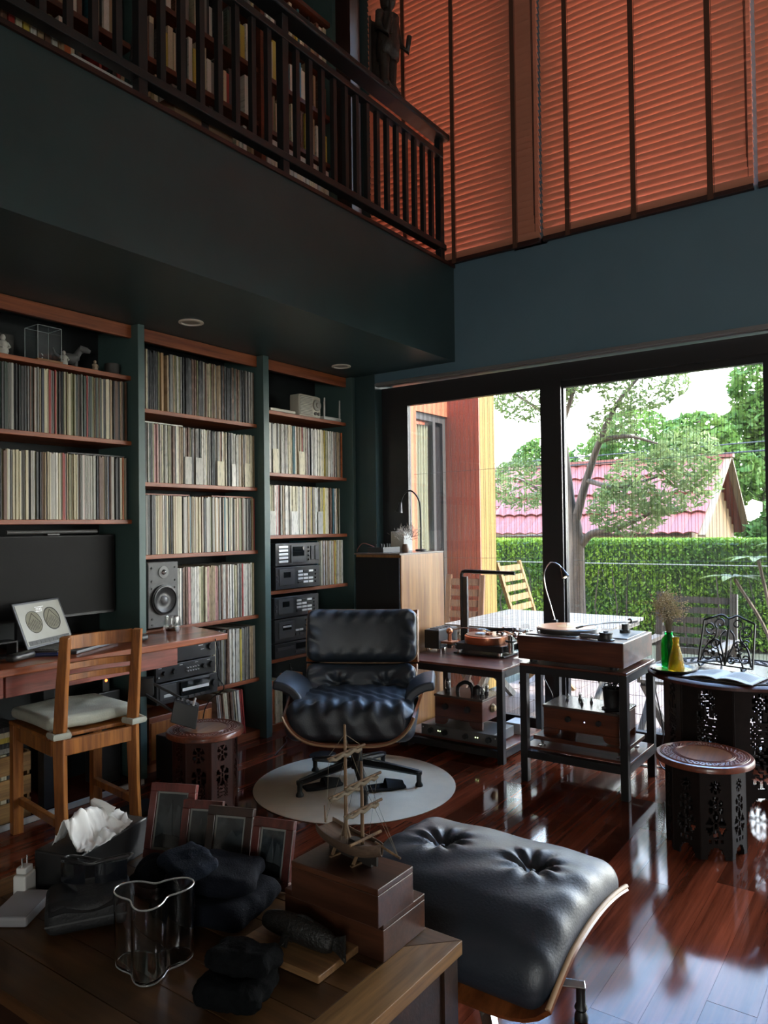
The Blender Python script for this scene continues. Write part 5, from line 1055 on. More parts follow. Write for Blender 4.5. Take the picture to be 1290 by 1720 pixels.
def tubeamp(lb, loc, dx, dy, h, knobs, tubes, leg=.035, th=.05):
    t = thing('tube_amplifier', lb, 'amplifier', loc, 0, 'wooden cased valve amplifiers on the racks')
    G().box(-dx/2, dx/2, -dy/2, dy/2, leg, h-.012).o('case', plw, t, bevel=.003); G().box(-dx/2-.004, dx/2+.004, -dy/2-.004, dy/2+.004, h-.0118, h).o('top_plate', M('amp_top', (.07, .05, .042), .22), t, bevel=.002)
    # scalloped apron on the front
    poly = [(-dy/2, leg+.0), (-dy/2, 0), (-dy/2+.05, 0)]+[(-dy/2+.05+.03*math.sin(a), .0+leg*.9*(1-math.cos(a))) for a in (.5, 1., 1.57)]+[(dy/2-.05-.03*math.sin(a), leg*.9*(1-math.cos(a))) for a in (1.57, 1., .5)]+[(dy/2-.05, 0), (dy/2, 0), (dy/2, leg)]
    Tm = Matrix(((0, 0, 1, 0), (1, 0, 0, 0), (0, 1, 0, 0), (0, 0, 0, 1)))
    for xo in (-dx/2, dx/2-.014): G(TR(xo, 0, 0) @ Tm).prism(poly, 0, .014).o('apron', plw, t)
    for y, r in knobs: G(TR(-dx/2, y, leg+(h-leg)*.5) @ ROT(-PI/2, 'Y')).lathe([(r, 0), (r*.9, .016), (0, .017)], 16).o('knob', blk, t, 40)
    for x, y, hh, r in tubes: tube(t, x, y, h, hh, r)
    return t
t = tubeamp('valve amplifier under the wooden turntable with black pot on it', (3.56, 1.335, TZ), .24, .375, .145, [(.06, .014), (-.09, .013)], [(.02, .12, .036, .008), (.06, .07, .04, .009), (-.02, .03, .036, .008), (.03, -.0, .036, .008)])
G(TR(-.12, -.02, .085) @ ROT(-PI/2, 'Y')).lathe([(.003, 0), (.002, .002), (0, .002)], 10).o('indicator_light', M('blue_led', (.4, .5, 1), .4, emit='#a8b8ff', estr=4.), t)
t = thing('black_pot', 'black crumpled plant pot on the valve amplifier', 'pot', (3.53, 1.21, TZ+.1456)); G().lathe([(.045, 0), (.05, .004), (.046, .007), (.038, .01), (.041, .05), (.044, .09), (.048, .095), (.046, .1), (.041, .094), (.036, .02), (0, .018)], 28).o('pot', M('pot_black', (.016, .016, .016), .5, bump=.5, bs=40), t, 60)
for k in range(5): a = 1.2*k; G().tube(spline([(.02*math.cos(a), .02*math.sin(a), .07), (.035*math.cos(a+.4), .035*math.sin(a+.4), .11), (.01*math.cos(a+1.4), .02*math.sin(a+1.4), .118), (-.03*math.cos(a), -.02*math.sin(a), .1)], 5), .0028, 6).o('wire_coil', blk, t)
tag(G().lathe([(.03, 0), (.03, .006), (0, .008)], 24).o('metal_disc', gm, None, 40), 'small grey metal disc behind the black pot', 'disc'); COL.objects['metal_disc'].location = (3.65, 1.195, TZ+.1456)
# ---- rack 1 : copper turntable
t = thing('copper_turntable', 'black turntable with copper platter and two tonearms behind lounge chair', 'turntable', (3.91, 2.08, R1T)); 
for a, b in ((-.09, -.13), (-.09, .13), (.08, 0)): G().lathe([(.02, 0), (.022, .006), (.014, .012), (.014, .028)], 16, (a, b, 0)).o('foot', chrome, t, 40)
G().box(-.105, .1, -.165, .165, .002, .012).o('sub_base', blk, t, bevel=.003); G().prism([(-.1, -.15), (-.1, .15), (-.04, .165), (.1, .165), (.1, -.165), (-.04, -.165)], .028, .066).o('chassis', blk2, t, bevel=.004)
G().lathe([(.125, .066), (.128, .07), (.128, .108), (.122, .112), (0, .112)], 56).o('platter', copper, t, 40); G().lathe([(.12, .1122), (.12, .116), (0, .1165)], 48).o('mat', M('mat_bronze', (.32, .16, .09), .3, metal=.7), t, 40); G().cyl((0, 0, .116), (0, 0, .135), .004, n=8).o('spindle', chrome, t); G().box(-.05, .0, -.0, .05, .1167, .123).o('paper_slip', M('paper_white', (.6, .6, .6), .7), t); G().box(-.05, -.01, -.045, -.02, .1167, .128).o('copper_block', copper, t, bevel=.002)
def armpod(px_, py_, tx, ty, nm):
    G().cyl((px_, py_, .03), (px_, py_, .125), .018, n=16).o('arm_post', chrome, t, 40); G().lathe([(.03, .09), (.03, .1), (0, .1)], 18, (px_, py_, 0)).o('arm_collar', blk, t, 40)
    a = G().tube(spline([(px_+(px_-tx)*.35, py_+(py_-ty)*.35, .138), (px_, py_, .138), ((px_+tx)/2+.01, (py_+ty)/2, .14), (tx, ty, .128)], 6), .005, 8).o('tonearm', chrome, t, 60); q = (px_+(px_-tx)*.35, py_+(py_-ty)*.35, .138); G().ball(q, (.016, .016, .016), 12).o('counterweight', chrome, a, 180); G().bar((tx, ty, .127), (tx-(px_-tx)*.15, ty-(py_-ty)*.15, .122), .012, .008).o('headshell', blk, a)
armpod(-.06, -.185, .02, -.07, 'right'); armpod(.07, -.18, .05, -.06, 'rear')
G().box(-.13, -.05, .16, .235, .058, .072).o('motor_board', copper, t, bevel=.002); G().cyl((-.085, .2, .072), (-.085, .2, .115), .012, n=14).o('motor_post', copper, t, 40); G().ball((-.085, .2, .128), (.02, .02, .02), 14).o('motor_knob', copper, t, 180); G().tube(spline([(-.085, .2, .13), (-.06, .12, .15), (-.02, .02, .145), (0, -.04, .13)], 6), .004, 7).o('tonearm', chrome, t, 60); G().cyl((-.09, .2, .03), (-.09, .2, .058), .014, n=12).o('post_foot', blk, t)
for k in range(4): G().cyl((.04+.015*k, -.08-.03*k, .118), (.06+.01*k, -.085-.03*k, .15), .012-.001*k, n=12).o('counterweight', [chrome, gm, blk, chrome][k], t, 40)
G().lathe([(.022, 0), (.022, .004), (0, .004)], 24, T=TR(.05, -.23, .165) @ ROT(-PI/2, 'Y')).o('dial_gauge', dg_, t); G().bar((.05, -.2, .1), (.05, -.23, .15), .008, .008).o('gauge_stem', chrome, t)
G().bar((.0, .0, .14), (.02, -.16, .15), .006, .02).o('arm_rest', blk, t)
t = thing('black_power_supply', 'black metal power supply box beside the copper turntable', 'amplifier', (3.90, 2.385, R1T)); 
for a in (-.09, .09):
    for b in (-.04, .04): G().cyl((a, b, 0), (a, b, .022), .012, n=14).o('foot', chrome, t)
G().box(-.11, .11, -.05, .05, .022, .13).o('case', blk, t, bevel=.002); G().box(-.1, .1, -.045, .045, .1302, .133).o('top_plate', M('ps_top', (.25, .25, .25), .3, metal=.7), t)
for k in range(5): G().box(-.08+k*.035, -.06+k*.035, -.03, .03, .1332, .138).o('vent_block', gm, t)
t = thing('desk_arm_lamp', 'black right-angled arm lamp standing over the copper turntable', 'lamp', (4.01, 2.30, R1T)); G().box(-.025, .025, -.03, .03, 0, .012).o('base', mb, t)
G().tube([(0, 0, .012), (0, 0, .43), (0, 0, .452), (0, -.008, .468), (0, -.025, .474), (0, -.06, .474), (-.0, -.36, .468)], .011, 10).o('arm', mb, t, 60); G().box(-.006, .012, -.04, -.012, .01, .44).o('cable_channel', gm, t); G().box(-.008, .008, -.35, -.08, .459, .463).o('diffuser', M('lamp_diffuser', (.5, .5, .5), .5), t)
# rack 1 lower
t = thing('flat_preamplifier', 'flat grey preamplifier with knobs on the lower shelf behind the chair', 'amplifier', (3.66, 2.07, R1L)); fg = M('grey_panel', (.10, .095, .09), .4, metal=.4); G().box(-.11, .13, -.215, .215, .006, .06).o('case', fg, t, bevel=.002); G().box(-.118, -.11, -.24, .235, .004, .062).o('front_panel', fg, t, bevel=.002)
for a in (-.08, .1):
    for b in (-.18, .18): G().cyl((a, b, 0), (a, b, .006), .012, n=10).o('foot', blk, t)
for y in (.17, .08, -.05, -.19): G(TR(-.118, y, .033) @ ROT(-PI/2, 'Y')).lathe([(.016, 0), (.014, .016), (0, .017)], 16).o('knob', blk, t, 40)
led = M('green_led', (.8, .9, .5), .4, emit='#e8ffb0', estr=3.)
for y in (.125, .112, -.11, -.123): G(TR(-.1185, y, .035) @ ROT(-PI/2, 'Y')).lathe([(.003, 0), (.002, .0015), (0, .0015)], 8).o('indicator_light', led, t)
for y in (-.228, .223): G(TR(-.118, y, .045) @ ROT(-PI/2, 'Y')).lathe([(.004, 0), (0, .001)], 8).o('rack_screw', sil, t)
t = tubeamp('valve amplifier with curved handles on the flat preamplifier', (3.70, 2.09, R1L+.0626), .23, .30, .165, [(.08, .018), (-.06, .018)], [(-.03, .115, .075, .016), (-.04, -.11, .055, .014), (.03, -.1, .06, .013)], .04)
G().tube(spline([(0, .07, .165), (0, .06, .2), (0, .02, .222), (0, -.02, .21), (0, -.03, .165)], 6), .011, 8).o('transformer_loop', blk, t, 60); G().lathe([(.028, .165), (.026, .2), (.01, .215), (0, .216)], 16, (0, -.06, 0)).o('transformer', blk, t, 40)
G(TR(.0, -.15, .1) @ ROT(PI/2, 'X')).lathe([(.022, 0), (.024, .006), (.014, .02), (0, .022)], 18).o('brass_handle', M('brass', (.5, .38, .22), .3, metal=.9), t, 40)
tag(G().box(-.06, .06, -.045, .045, 0, .06).box(-.05, .05, -.047, -.045, .01, .05).o('white_adaptor', wp, None, None, .004), 'white adaptor box at the right end of the lower rack shelf', 'adaptor'); COL.objects['white_adaptor'].location = (3.89, 1.88, R1L)
tag(G().box(-.07, .07, -.08, .08, 0, .035).o('silver_phono_stage', M('brushed_silver', (.35, .35, .34), .35, metal=.6), None, None, .003), 'small silver box on the floor between the racks', 'audio box'); COL.objects['silver_phono_stage'].location = (3.92, 1.69, 0.0005)
rr = random.Random(4)
CB = [('loop of black cable hanging behind the wooden turntable rack', [(3.84, 1.12, .56), (3.86, 1.10, .4), (3.87, 1.07, .2), (3.86, 1.09, .05), (3.8, 1.0, .004)]), ('black cable curving between the two racks', [(3.86, 1.70, .40), (3.88, 1.66, .3), (3.9, 1.68, .22), (3.93, 1.72, .18), (3.9, 1.65, .1), (3.88, 1.68, .045)]), ('thin black cable on the floor behind the round table', [(4.03, 1.0, .004), (3.95, 1.05, .004), (3.9, 1.2, .004), (3.95, 1.5, .004)]), ('grey cable trailing along the floor under the right bookcase', [(2.98, 2.9, .004), (3.2, 3.02, .004), (3.3, 3.1, .004), (3.6, 3.12, .004), (3.9, 3.0, .004)])]
for lb, pts in CB: tag(G().tube(spline(pts, 8), .0035, 6).o('cable', blk if 'grey' not in lb else gm, None, 60), lb, 'cable', 'loose cables')
# ---- things on the round table
TT = .5786
t = thing('round_tray', 'small black rimmed tray under the bottles', 'tray', (3.53, .925, TT)); G().lathe([(.085, 0), (.1, .004), (.102, .012), (.098, .012), (.09, .006), (0, .005)], 36).o('dish', M('black_lacquer', (.015, .014, .013), .2), t, 60); G().lathe([(.078, .0055), (.078, .006), (0, .006)], 32).o('gilt_centre', M('gilt', (.35, .33, .10), .25, metal=.5), t)
def bottle(lb, loc, prof, m):
    t = thing('glass_bottle', lb, 'bottle', loc, 0, 'coloured bottles on the tray'); n = len(prof); inner = [(max(.001, r-.003), z+.003) for r, z in prof]
    G().lathe(prof+[(r, min(z, prof[-1][1])) for r, z in reversed(inner)], 24, cap=False).o('body', m, t, 60); return t
grn = M('green_glass', (.03, .55, .12), .06, trans=.9, ior=1.3); amb = M('amber_glass', (.75, .50, .03), .08, trans=.85, ior=1.3, bump=.8, bs=70)
t = bottle('green glass bottle holding dried flowers', (3.575, .955, TT+.0066), [(.001, 0), (.032, .0), (.036, .01), (.037, .1), (.034, .125), (.018, .145), (.017, .155), (.022, .16)], grn)
t2 = bottle('amber patterned glass bottle in front of the green one', (3.50, .905, TT+.0066), [(.001, 0), (.034, .0), (.036, .012), (.028, .06), (.018, .1), (.013, .12), (.017, .148)], amb)
t = thing('dried_flowers', 'bunch of dried pale seed-head flowers standing in the green bottle', 'flowers', (3.575, .955, TT+.0066)); rr = random.Random(17); g = G(); vs = []; fs = []
for k in range(80):
    a = rr.uniform(0, 2*PI); r = rr.uniform(.01, .085); h = rr.uniform(.25, .345)-r*.3; tip = Vector((r*math.cos(a), r*math.sin(a)+.0, h)); g.tube([(.004*math.cos(a), .004*math.sin(a), .02), (.008*math.cos(a), .008*math.sin(a), .15), (tip.x*.3, tip.y*.3, .15+(h-.15)*.55), tip], .0006, 3)
    for j in range(13):
        q = tip+Vector((rr.gauss(0, .013), rr.gauss(0, .013), rr.gauss(0, .013))); s = rr.uniform(.0022, .0045); n0 = len(vs); vs += [q+Vector(o)*s for o in ((1, 0, 0), (-1, 0, 0), (0, 1, 0), (0, -1, 0), (0, 0, 1), (0, 0, -1))]; fs += [tuple(i+n0 for i in f) for f in ((0, 2, 4), (2, 1, 4), (1, 3, 4), (3, 0, 4), (2, 0, 5), (1, 2, 5), (3, 1, 5), (0, 3, 5))]
g.o('stems', M('dry_stem', (.16, .12, .06), .8), t)['kind'] = 'stuff'; g = G(); g._add(vs, fs); g.o('seed_heads', M('seed_head', (.42, .33, .18), .8), t)['kind'] = 'stuff'
# iron book stand
t = thing('iron_book_stand', 'black iron scrollwork book stand on the round table', 'book stand', (3.71, .745, .5745), -PI/2-.28); iron = M('black_iron', (.012, .012, .012), .45)
Bs = TR(0, 0, .012) @ ROT(math.radians(-14), 'X'); Wd, Hd = .128, .235
def tubeB(pts, r=.0042, nm='scroll'): G(Bs).tube(spline(pts, 6), r, 6).o(nm, iron, t, 60)
G(Bs).bar((-Wd, 0, 0), (-Wd+.008, 0, Hd-.03), .009, .006).o('side_bar', iron, t); G(Bs).bar((Wd, 0, 0), (Wd-.008, 0, Hd-.03), .009, .006).o('side_bar', iron, t)
G(Bs).tube(spline([(-Wd+.008, 0, Hd-.03), (-.07, 0, Hd-.012), (-.035, 0, Hd), (0, 0, Hd-.015), (.035, 0, Hd), (.07, 0, Hd-.012), (Wd-.008, 0, Hd-.03)], 6), .0048, 6).o('crest_bar', iron, t, 60); G(Bs).bar((-Wd, 0, .002), (Wd, 0, .002), .008, .006).o('bottom_bar', iron, t)
def sp(cx, cz, r, turns, a0, sg=1): return [(cx+r*(1-.72*k/18)*math.cos(a0+sg*turns*2*PI*k/18), 0, cz+r*(1-.72*k/18)*math.sin(a0+sg*turns*2*PI*k/18)) for k in range(19)]
for s in (-1, 1):
    for cx, cz, r, a0 in ((.085, .17, .032, 3.9), (.04, .195, .028, 5.2), (.09, .045, .03, 2.2), (.05, .1, .026, 4.4), (.03, .03, .022, 1.6), (.085, .108, .02, 0.6)):
        P = sp(cx, cz, r, 1.15, a0); P = [(s*x, y, z) for x, y, z in P]; G(Bs).tube(P, .0038, 5).o('scroll', iron, t, 60)
    tubeB([(0, 0, .002), (s*.012, 0, .05), (s*.03, 0, .1), (s*.03, 0, .14), (s*.01, 0, .165)]); tubeB([(s*.12, 0, .01), (s*.1, 0, .08), (s*.06, 0, .13), (s*.055, 0, .17)]); G(Bs).ball((s*.06, 0, .055), (.011, .006, .011), 8).o('rosette', iron, t, 180)
    G().tube(spline([(s*.1, 0, .012), (s*.1, -.02, .006), (s*.1, -.04, .006), (s*.1, -.05, .02)], 5), .0045, 6).o('foot', iron, t, 60); G().bar((s*.05, .07, .003), (s*.05, .02, .12), .008, .004).o('rear_prop', iron, t)
tubeB([(0, 0, .002), (0, 0, .08), (0, 0, .17)], .005, 'stem')
# open book
t = thing('open_book', 'open book lying flat at the front of the round table', 'book', (3.475, .70, TT+.0004), -PI/2-.16); pg = M('book_page', (.46, .46, .44), .7)
for s in (-1, 1):
    G().sheet(lambda u, v: (s*.14*u, -.09+.18*v, .003+.016*math.sin(PI*min(1, u*1.1+.05))**.7*(1-u*.55)), 14, 2, -.003 if s < 0 else .003).o('page_block', pg, t, 60)
    G().box(min(0, s*.145), max(0, s*.145), -.094, .094, 0, .0018).o('cover', M('book_cover', (.12, .1, .09), .5), t)
for s in (-1, 1):
    g = G()
    for k in range(9):
        for x0, x1 in ((.03, .125),):
            z = lambda u: .0036+.016*math.sin(PI*min(1, u*1.1+.05))**.7*(1-u*.55)
            g.sheet(lambda u, v: (s*(x0+(x1-x0)*u), .055-k*.013+.004*v, z((x0+(x1-x0)*u)/.14)+.0004), 6, 1)
    g.o('printed_text', M('page_grey', (.26, .26, .25), .8), t)['kind'] = 'stuff'
# ================================================================ COFFEE TABLE
ctw = WOOD('coffee_table_oak', '#2c1c10', '#624428', 1, .36, grain=6, along=.8, c3=None); ctl = WOOD('coffee_table_border', '#4c341d', '#9a7448', 0, .4, grain=9, along=.9)
t = thing('coffee_table', 'low oak coffee table crowded with small things in the foreground', 'table', (1.0, 1.28, 0)); CX, CY = 1.0, 1.28; X0, X1, YA, YB = .70-CX, 1.31-CX, .762-CY, 1.80-CY; H = .42; bw_ = .085
n = 5; wv = (X1-X0-2*bw_)/n
for k in range(n): G().box(X0+bw_+k*wv+.0006, X0+bw_+(k+1)*wv-.0006, YA+bw_, YB-bw_, H-.026, H-.0004).o('top_board', ctw, t, bevel=.001)
def mit(p): return G().prism(p, H-.028, H)
e_ = .0006
mit([(X0, YA), (X1, YA), (X1-bw_, YA+bw_-e_), (X0+bw_, YA+bw_-e_)]).o('border_board', ctl, t, bevel=.0012); mit([(X1, YB), (X0, YB), (X0+bw_, YB-bw_+e_), (X1-bw_, YB-bw_+e_)]).o('border_board', ctl, t, bevel=.0012)
mit([(X0, YB), (X0, YA), (X0+bw_-e_, YA+bw_), (X0+bw_-e_, YB-bw_)]).o('border_board', ctw, t, bevel=.0012); mit([(X1, YA), (X1, YB), (X1-bw_+e_, YB-bw_), (X1-bw_+e_, YA+bw_)]).o('border_board', ctw, t, bevel=.0012)
dkt = WOOD('table_dark_side', '#1e120b', '#3a2415', 1, .45)
for x0, x1, y0, y1 in ((X0+.02, X1-.02, YA+.012, YA+.035), (X0+.02, X1-.02, YB-.035, YB-.012), (X0+.012, X0+.035, YA+.035, YB-.035), (X1-.035, X1-.012, YA+.035, YB-.035)): G().box(x0, x1, y0, y1, .05 if abs(x0-x1) > .5 and y0 < 0 else .3, H-.0285).o('side_panel', dkt, t)
for x in (X0+.012, X1-.06):
    for y in (YA+.006, YB-.056): G().box(x, x+.05, y, y+.05, 0, H-.0285).o('leg', dkt, t)
Z = H+.0006
# boxes
bxw = WOOD('rosewood_box', '#2a150e', '#52301f', 1, .36, grain=9, along=1.2, coat=.15)
for (lb, x0, x1, y0, y1, z, h) in (('larger reddish wooden box under the ship model box', 1.156, 1.302, .845, 1.10, Z, .073), ('smaller reddish wooden box carrying the ship model', 1.136, 1.256, .842, 1.062, Z+.0736, .073)):
    t = thing('wooden_box', lb, 'box', ((x0+x1)/2, (y0+y1)/2, z), 0, 'stacked wooden boxes'); a, b = (x1-x0)/2, (y1-y0)/2
    G().box(-a, a, -b, b, 0, h-.012).o('body', bxw, t, bevel=.0015); G().box(-a, a, -b, b, h-.0117, h).o('lid', bxw, t, bevel=.0015)
BZ = Z+.1472
# ship model
t = thing('ship_model', 'wooden two-masted sailing ship model on the stacked boxes', 'ship model', (1.215, .965, BZ), math.radians(-100)); hullm = WOOD('ship_hull', '#3a2a20', '#6b5646', 0, .6, grain=20); dkh = M('ship_keel', (.02, .016, .014), .6); spar = WOOD('ship_spar', '#4a3626', '#8a6c4c', 2, .7, grain=30); rope = M('ship_rope', (.19, .155, .11), .9)
Lh = .088
def hull(u, v):
    s = u*2-1; w_ = .03*(1-max(0, s)**2.2*.92-max(0, -s)**4*.25); dz = .012*s*s; a = (v*2-1)*PI/2
    return (s*Lh, w_*math.sin(a)*(1 if abs(math.sin(a)) < 1 else 1), .042+dz-.03*math.cos(a)**.8*(1-.25*max(0, s)**2)*1.0 if True else 0)
G().sheet(hull, 26, 16, .002).o('hull', hullm, t, 60)
G().sheet(lambda u, v: ((u*2-1)*Lh*.95, (v-.5)*2*.026*(1-max(0, u*2-1)**2.2*.92-max(0, 1-2*u)**4*.25), .036+.011*(u*2-1)**2), 18, 4).o('deck', WOOD('ship_deck', '#4d3a2e', '#7d6553', 0, .6), t)
G().box(-.07, .06, -.003, .003, .0, .016).box(.04, .075, -.0025, .0025, .006, .03).o('keel', dkh, t)
for x in (-.035, .03): G().bar((x, -.03, .001), (x, .03, .001), .006, .003).o('cradle_foot', spar, t); G().bar((x, -.024, .003), (x, -.012, .022), .005, .005).o('cradle_prop', spar, t); G().bar((x, .024, .003), (x, .012, .022), .005, .005).o('cradle_prop', spar, t)
def mast(x, h, yards, top):
    m_ = G().tube([(x, 0, .03), (x, 0, h*.6), (x-.001, 0, h)], [.0042, .0036, .0026], 7).o('mast', spar, t, 60)
    for (z, l, w_) in yards:
        y_ = G().tube([(x+.004, -l, z-.004), (x+.004, l, z+.004)], [.0022, .003], 6).o('yard', spar, m_, 60); G().tube([(x+.006, -l*.95, z-.009)]+[(x+.006, -l+2*l*k/10*.98, z-.009+.003*math.sin(k*2.1)+.008*k/10) for k in range(1, 10)], [.003+.0016*abs(math.sin(k*1.7)) for k in range(10)], 7).o('furled_sail', rope, y_, 80)
mast(-.018, .27, ((.215, .052, 1), (.135, .05, 1)), 1); mast(.032, .205, ((.168, .05, 1), (.112, .052, 1)), 1)
G().tube([(.07, 0, .052), (.14, 0, .042)], [.003, .0022], 7).o('bowsprit', spar, t, 60); G().tube([(.045, -.045, .052), (.045, .04, .056)], .003, 6).o('oar', spar, t, 60); G().tube([(-.085, 0, .05), (-.088, 0, .085)], [.002, .0015], 5).o('stern_post', spar, t)
g = G()
for a, b in (((-.018, 0, .245), (.032, 0, .165)), ((.032, 0, .2), (.135, 0, .043)), ((.032, 0, .165), (.13, .002, .043)), ((-.018, -.0, .25), (-.018, -.045, .215)), ((-.018, 0, .25), (-.018, .045, .218)), ((-.018, -.045, .21), (-.05, -.026, .045)), ((-.018, .045, .21), (-.05, .026, .045)), ((.032, .045, .17), (.02, .03, .045)), ((.032, -.045, .166), (.02, -.03, .045)), ((-.018, 0, .2), (-.085, 0, .05)), ((-.018, 0, .13), (.01, -.028, .042)), ((.032, -.048, .112), (.0, -.03, .045))): g.cyl(a, b, .00045, n=4)
g.o('rigging', rope, t); G().box(.0, .02, -.008, .008, .036, .043).o('hatch', dkh, t); G().tube([(-.03, -.0, .036), (-.018, .0, .07), (-.005, 0, .036)], .0035, 6).o('mast_step', spar, t)
# carved fish on a board
t = thing('fish_board', 'pale wooden board carrying the dark carved fish', 'board', (1.095, 1.01, Z), 0.02); G().box(-.062, .075, -.105, .105, 0, .014).o('board', WOOD('fish_board_wood', '#6a4a2e', '#94704a', 1, .45), t, bevel=.002)
t = thing('carved_fish', 'dark carved wooden fish standing on the pale board', 'fish carving', (1.095, 1.0, Z+.0146), -PI/2+.08); fm_ = M('dark_fish', (.013, .012, .011), .42, bump=.5, bs=160)
P = [(-.092, 0, .03), (-.08, 0, .029), (-.05, 0, .03), (-.01, 0, .029), (.03, 0, .026), (.06, 0, .022), (.075, 0, .02)]; G().tube(spline(P, 4), [.004]+[.009+.013*math.sin(PI*min(1, (k+1)/24*.92))**.8 for k in range(24)], 12, flat=1.15).o('body', fm_, t, 180)
G().sheet(lambda u, v: (.07+.035*u, .002*math.sin(u*5), .02+(v-.5)*.052*(.35+.65*u)), 6, 6, .004).o('tail_fin', fm_, t, 60); G().sheet(lambda u, v: (-.02+.07*u, 0, .045+.014*math.sin(PI*min(1, u+.12))*v), 8, 2, .003).o('dorsal_fin', fm_, t, 60)
for s in (-1, 1): G().sheet(lambda u, v: (-.03+.018*u, s*(.018+.012*v), .022-.018*v), 4, 3, .003).o('side_fin', fm_, t, 60); G().ball((-.078, s*.012, .036), .003, 8).o('eye', gm, t)
G().box(-.03, -.02, -.004, .004, 0, .012).box(.035, .043, -.003, .003, 0, .012).o('support', fm_, t)
# curvy glass vase
t = thing('wavy_glass_vase', 'clear glass vase with wavy outline on the coffee table', 'vase', (.9, 1.2, Z), -.15); vg = M('clear_glass', (1, 1, 1), .0, trans=1., ior=1.35)
def vr(a): return (.06*(1+.30*math.cos(3*a+.4)+.10*math.cos(2*a+1.0)+.05*math.sin(a)))
n = 96; oh = .138; outer = []; g = G(); vs = []; fs = []
def ringv(off, z, fl=1.): 
    for k in range(n): a = 2*PI*k/n; r = vr(a)*fl-off; vs.append((r*math.cos(a), r*math.sin(a), z))
for z, fl in ((0, .93), (.004, .95), (.04, .97), (.085, .985), (oh, 1.)): ringv(0, z, fl)
for z, fl in ((oh, 1.), (.085, .985), (.04, .97), (.008, .95)): ringv(.0038, z, fl)
R_ = 9
for i in range(R_-1):
    for k in range(n): fs.append((i*n+k, i*n+(k+1) % n, (i+1)*n+(k+1) % n, (i+1)*n+k))
vs.append((0, 0, 0)); vs.append((0, 0, .008)); c0 = len(vs)-2
for k in range(n): fs.append((c0, (k+1) % n, k)); fs.append((c0+1, (R_-1)*n+k, (R_-1)*n+(k+1) % n))
g._add(vs, fs); g.o('wall', vg, t, 50)
rimg = M('rim_highlight_glass', (.75, .78, .8), .06, trans=.75, ior=1.5)  # whitened beads stand in for the bright edge highlights of the clear vase
G().tube([((vr(2*PI*k/n)-.0019)*math.cos(2*PI*k/n), (vr(2*PI*k/n)-.0019)*math.sin(2*PI*k/n), oh+.0012) for k in range(n)], .0017, 6, closed=True).o('rim', rimg, t, 180)
G().tube([((vr(2*PI*k/n)*.94)*math.cos(2*PI*k/n), (vr(2*PI*k/n)*.94)*math.sin(2*PI*k/n), .003) for k in range(n)], .0017, 6, closed=True).o('foot_rim', rimg, t, 180)
# picture frames
fr_w = [WOOD('frame_red', '#4a1c18', '#7a3832', 2, .35), WOOD('frame_red_b', '#3a1612', '#6a302a', 2, .35), WOOD('frame_dark', '#1c100c', '#38221a', 2, .35), WOOD('frame_wine', '#35140f', '#5c2a24', 2, .35)]; mount = M('frame_mount', (.16, .16, .15), .6)
FR = [((1.205, 1.55), -.45, .125, .178, 0, 'reddish picture frame at the left with grey photograph, farthest of four'), ((1.214, 1.445), -.40, .105, .155, 1, 'reddish picture frame second from the left with ship photograph'), ((1.212, 1.345), -.36, .118, .160, 2, 'dark picture frame third from the left with mountain photograph'), ((1.236, 1.228), -.30, .105, .150, 3, 'wine coloured picture frame at the right beside the wooden boxes')]
def PHOTO(k):
    m, nt, b = _new('framed_photograph_%d' % k); n = _noise(nt, (1, 1, 1), 11.+3*k, 5.); r = nt.nodes.new('ShaderNodeValToRGB'); r.color_ramp.elements[0].position = .4; r.color_ramp.elements[1].position = .65
    r.color_ramp.elements[0].color = (.012, .015, .018, 1); r.color_ramp.elements[1].color = (.045, .055, .06, 1); nt.links.new(n.outputs['Fac'], r.inputs[0]); nt.links.new(r.outputs[0], b.inputs['Base Color']); b.inputs['Roughness'].default_value = .12; return m
mist = M('photo_mist', (.035, .042, .046), .15); inkd = M('photo_dark', (.008, .009, .01), .15)
for k, ((x, y), rz, w_, h_, mi_, lb) in enumerate(FR):
    t = thing('picture_frame', lb, 'picture frame', (x, y, Z), -PI/2+(.42 if k < 2 else .38 if k == 2 else .30), 'picture frames on the coffee table'); Fm = TR(0, 0, .004) @ ROT(math.radians(-16), 'X'); b = .02
    for x0, x1, z0, z1 in ((-w_/2, w_/2, 0, b), (-w_/2, w_/2, h_-b, h_), (-w_/2, -w_/2+b, b, h_-b), (w_/2-b, w_/2, b, h_-b)): G(Fm).box(x0, x1, -.008, .008, z0, z1).o('frame_bar', fr_w[mi_], t, bevel=.0015)
    G(Fm).box(-w_/2+b, w_/2-b, -.003, .004, b, h_-b).o('mount', mount, t); ph = G(Fm).box(-w_/2+b+.005, w_/2-b-.005, -.0036, -.003, b+.006, h_-b-.005).o('photograph', PHOTO(k), t)
    ww = w_/2-b-.006
    Tp = Fm @ Matrix(((1, 0, 0, 0), (0, 0, 1, -.0046), (0, 1, 0, 0), (0, 0, 0, 1)))
    G(Tp).prism([(-ww, b+.007), (ww, b+.007), (ww, b+.03), (ww*.4, b+.036), (-ww*.2, b+.045), (-ww, b+.03)], 0, .0004).o('photo_foreground', inkd, ph)
    if k != 2: G(Tp).prism([(-ww*.45, b+.038), (ww*.25, b+.036), (.0, h_-b-.02)], -.0004, 0).o('photo_sail', mist, ph); G(Tp).prism([(ww*.3, b+.036), (ww*.85, b+.034), (ww*.7, h_-b-.035), (ww*.45, h_-b-.03)], -.0004, 0).o('photo_sail', mist, ph)
    else: G(Tp).prism([(-ww, b+.05), (-ww*.2, b+.07), (ww*.2, b+.09), (ww*.6, b+.075), (ww, b+.085), (ww, b+.04), (-ww, b+.035)], -.0004, 0).o('photo_mountain', mist, ph)
    G().bar((0, .048, .002), (0, .035, h_*.6), .03, .003).o('easel_leg', fr_w[2], t)
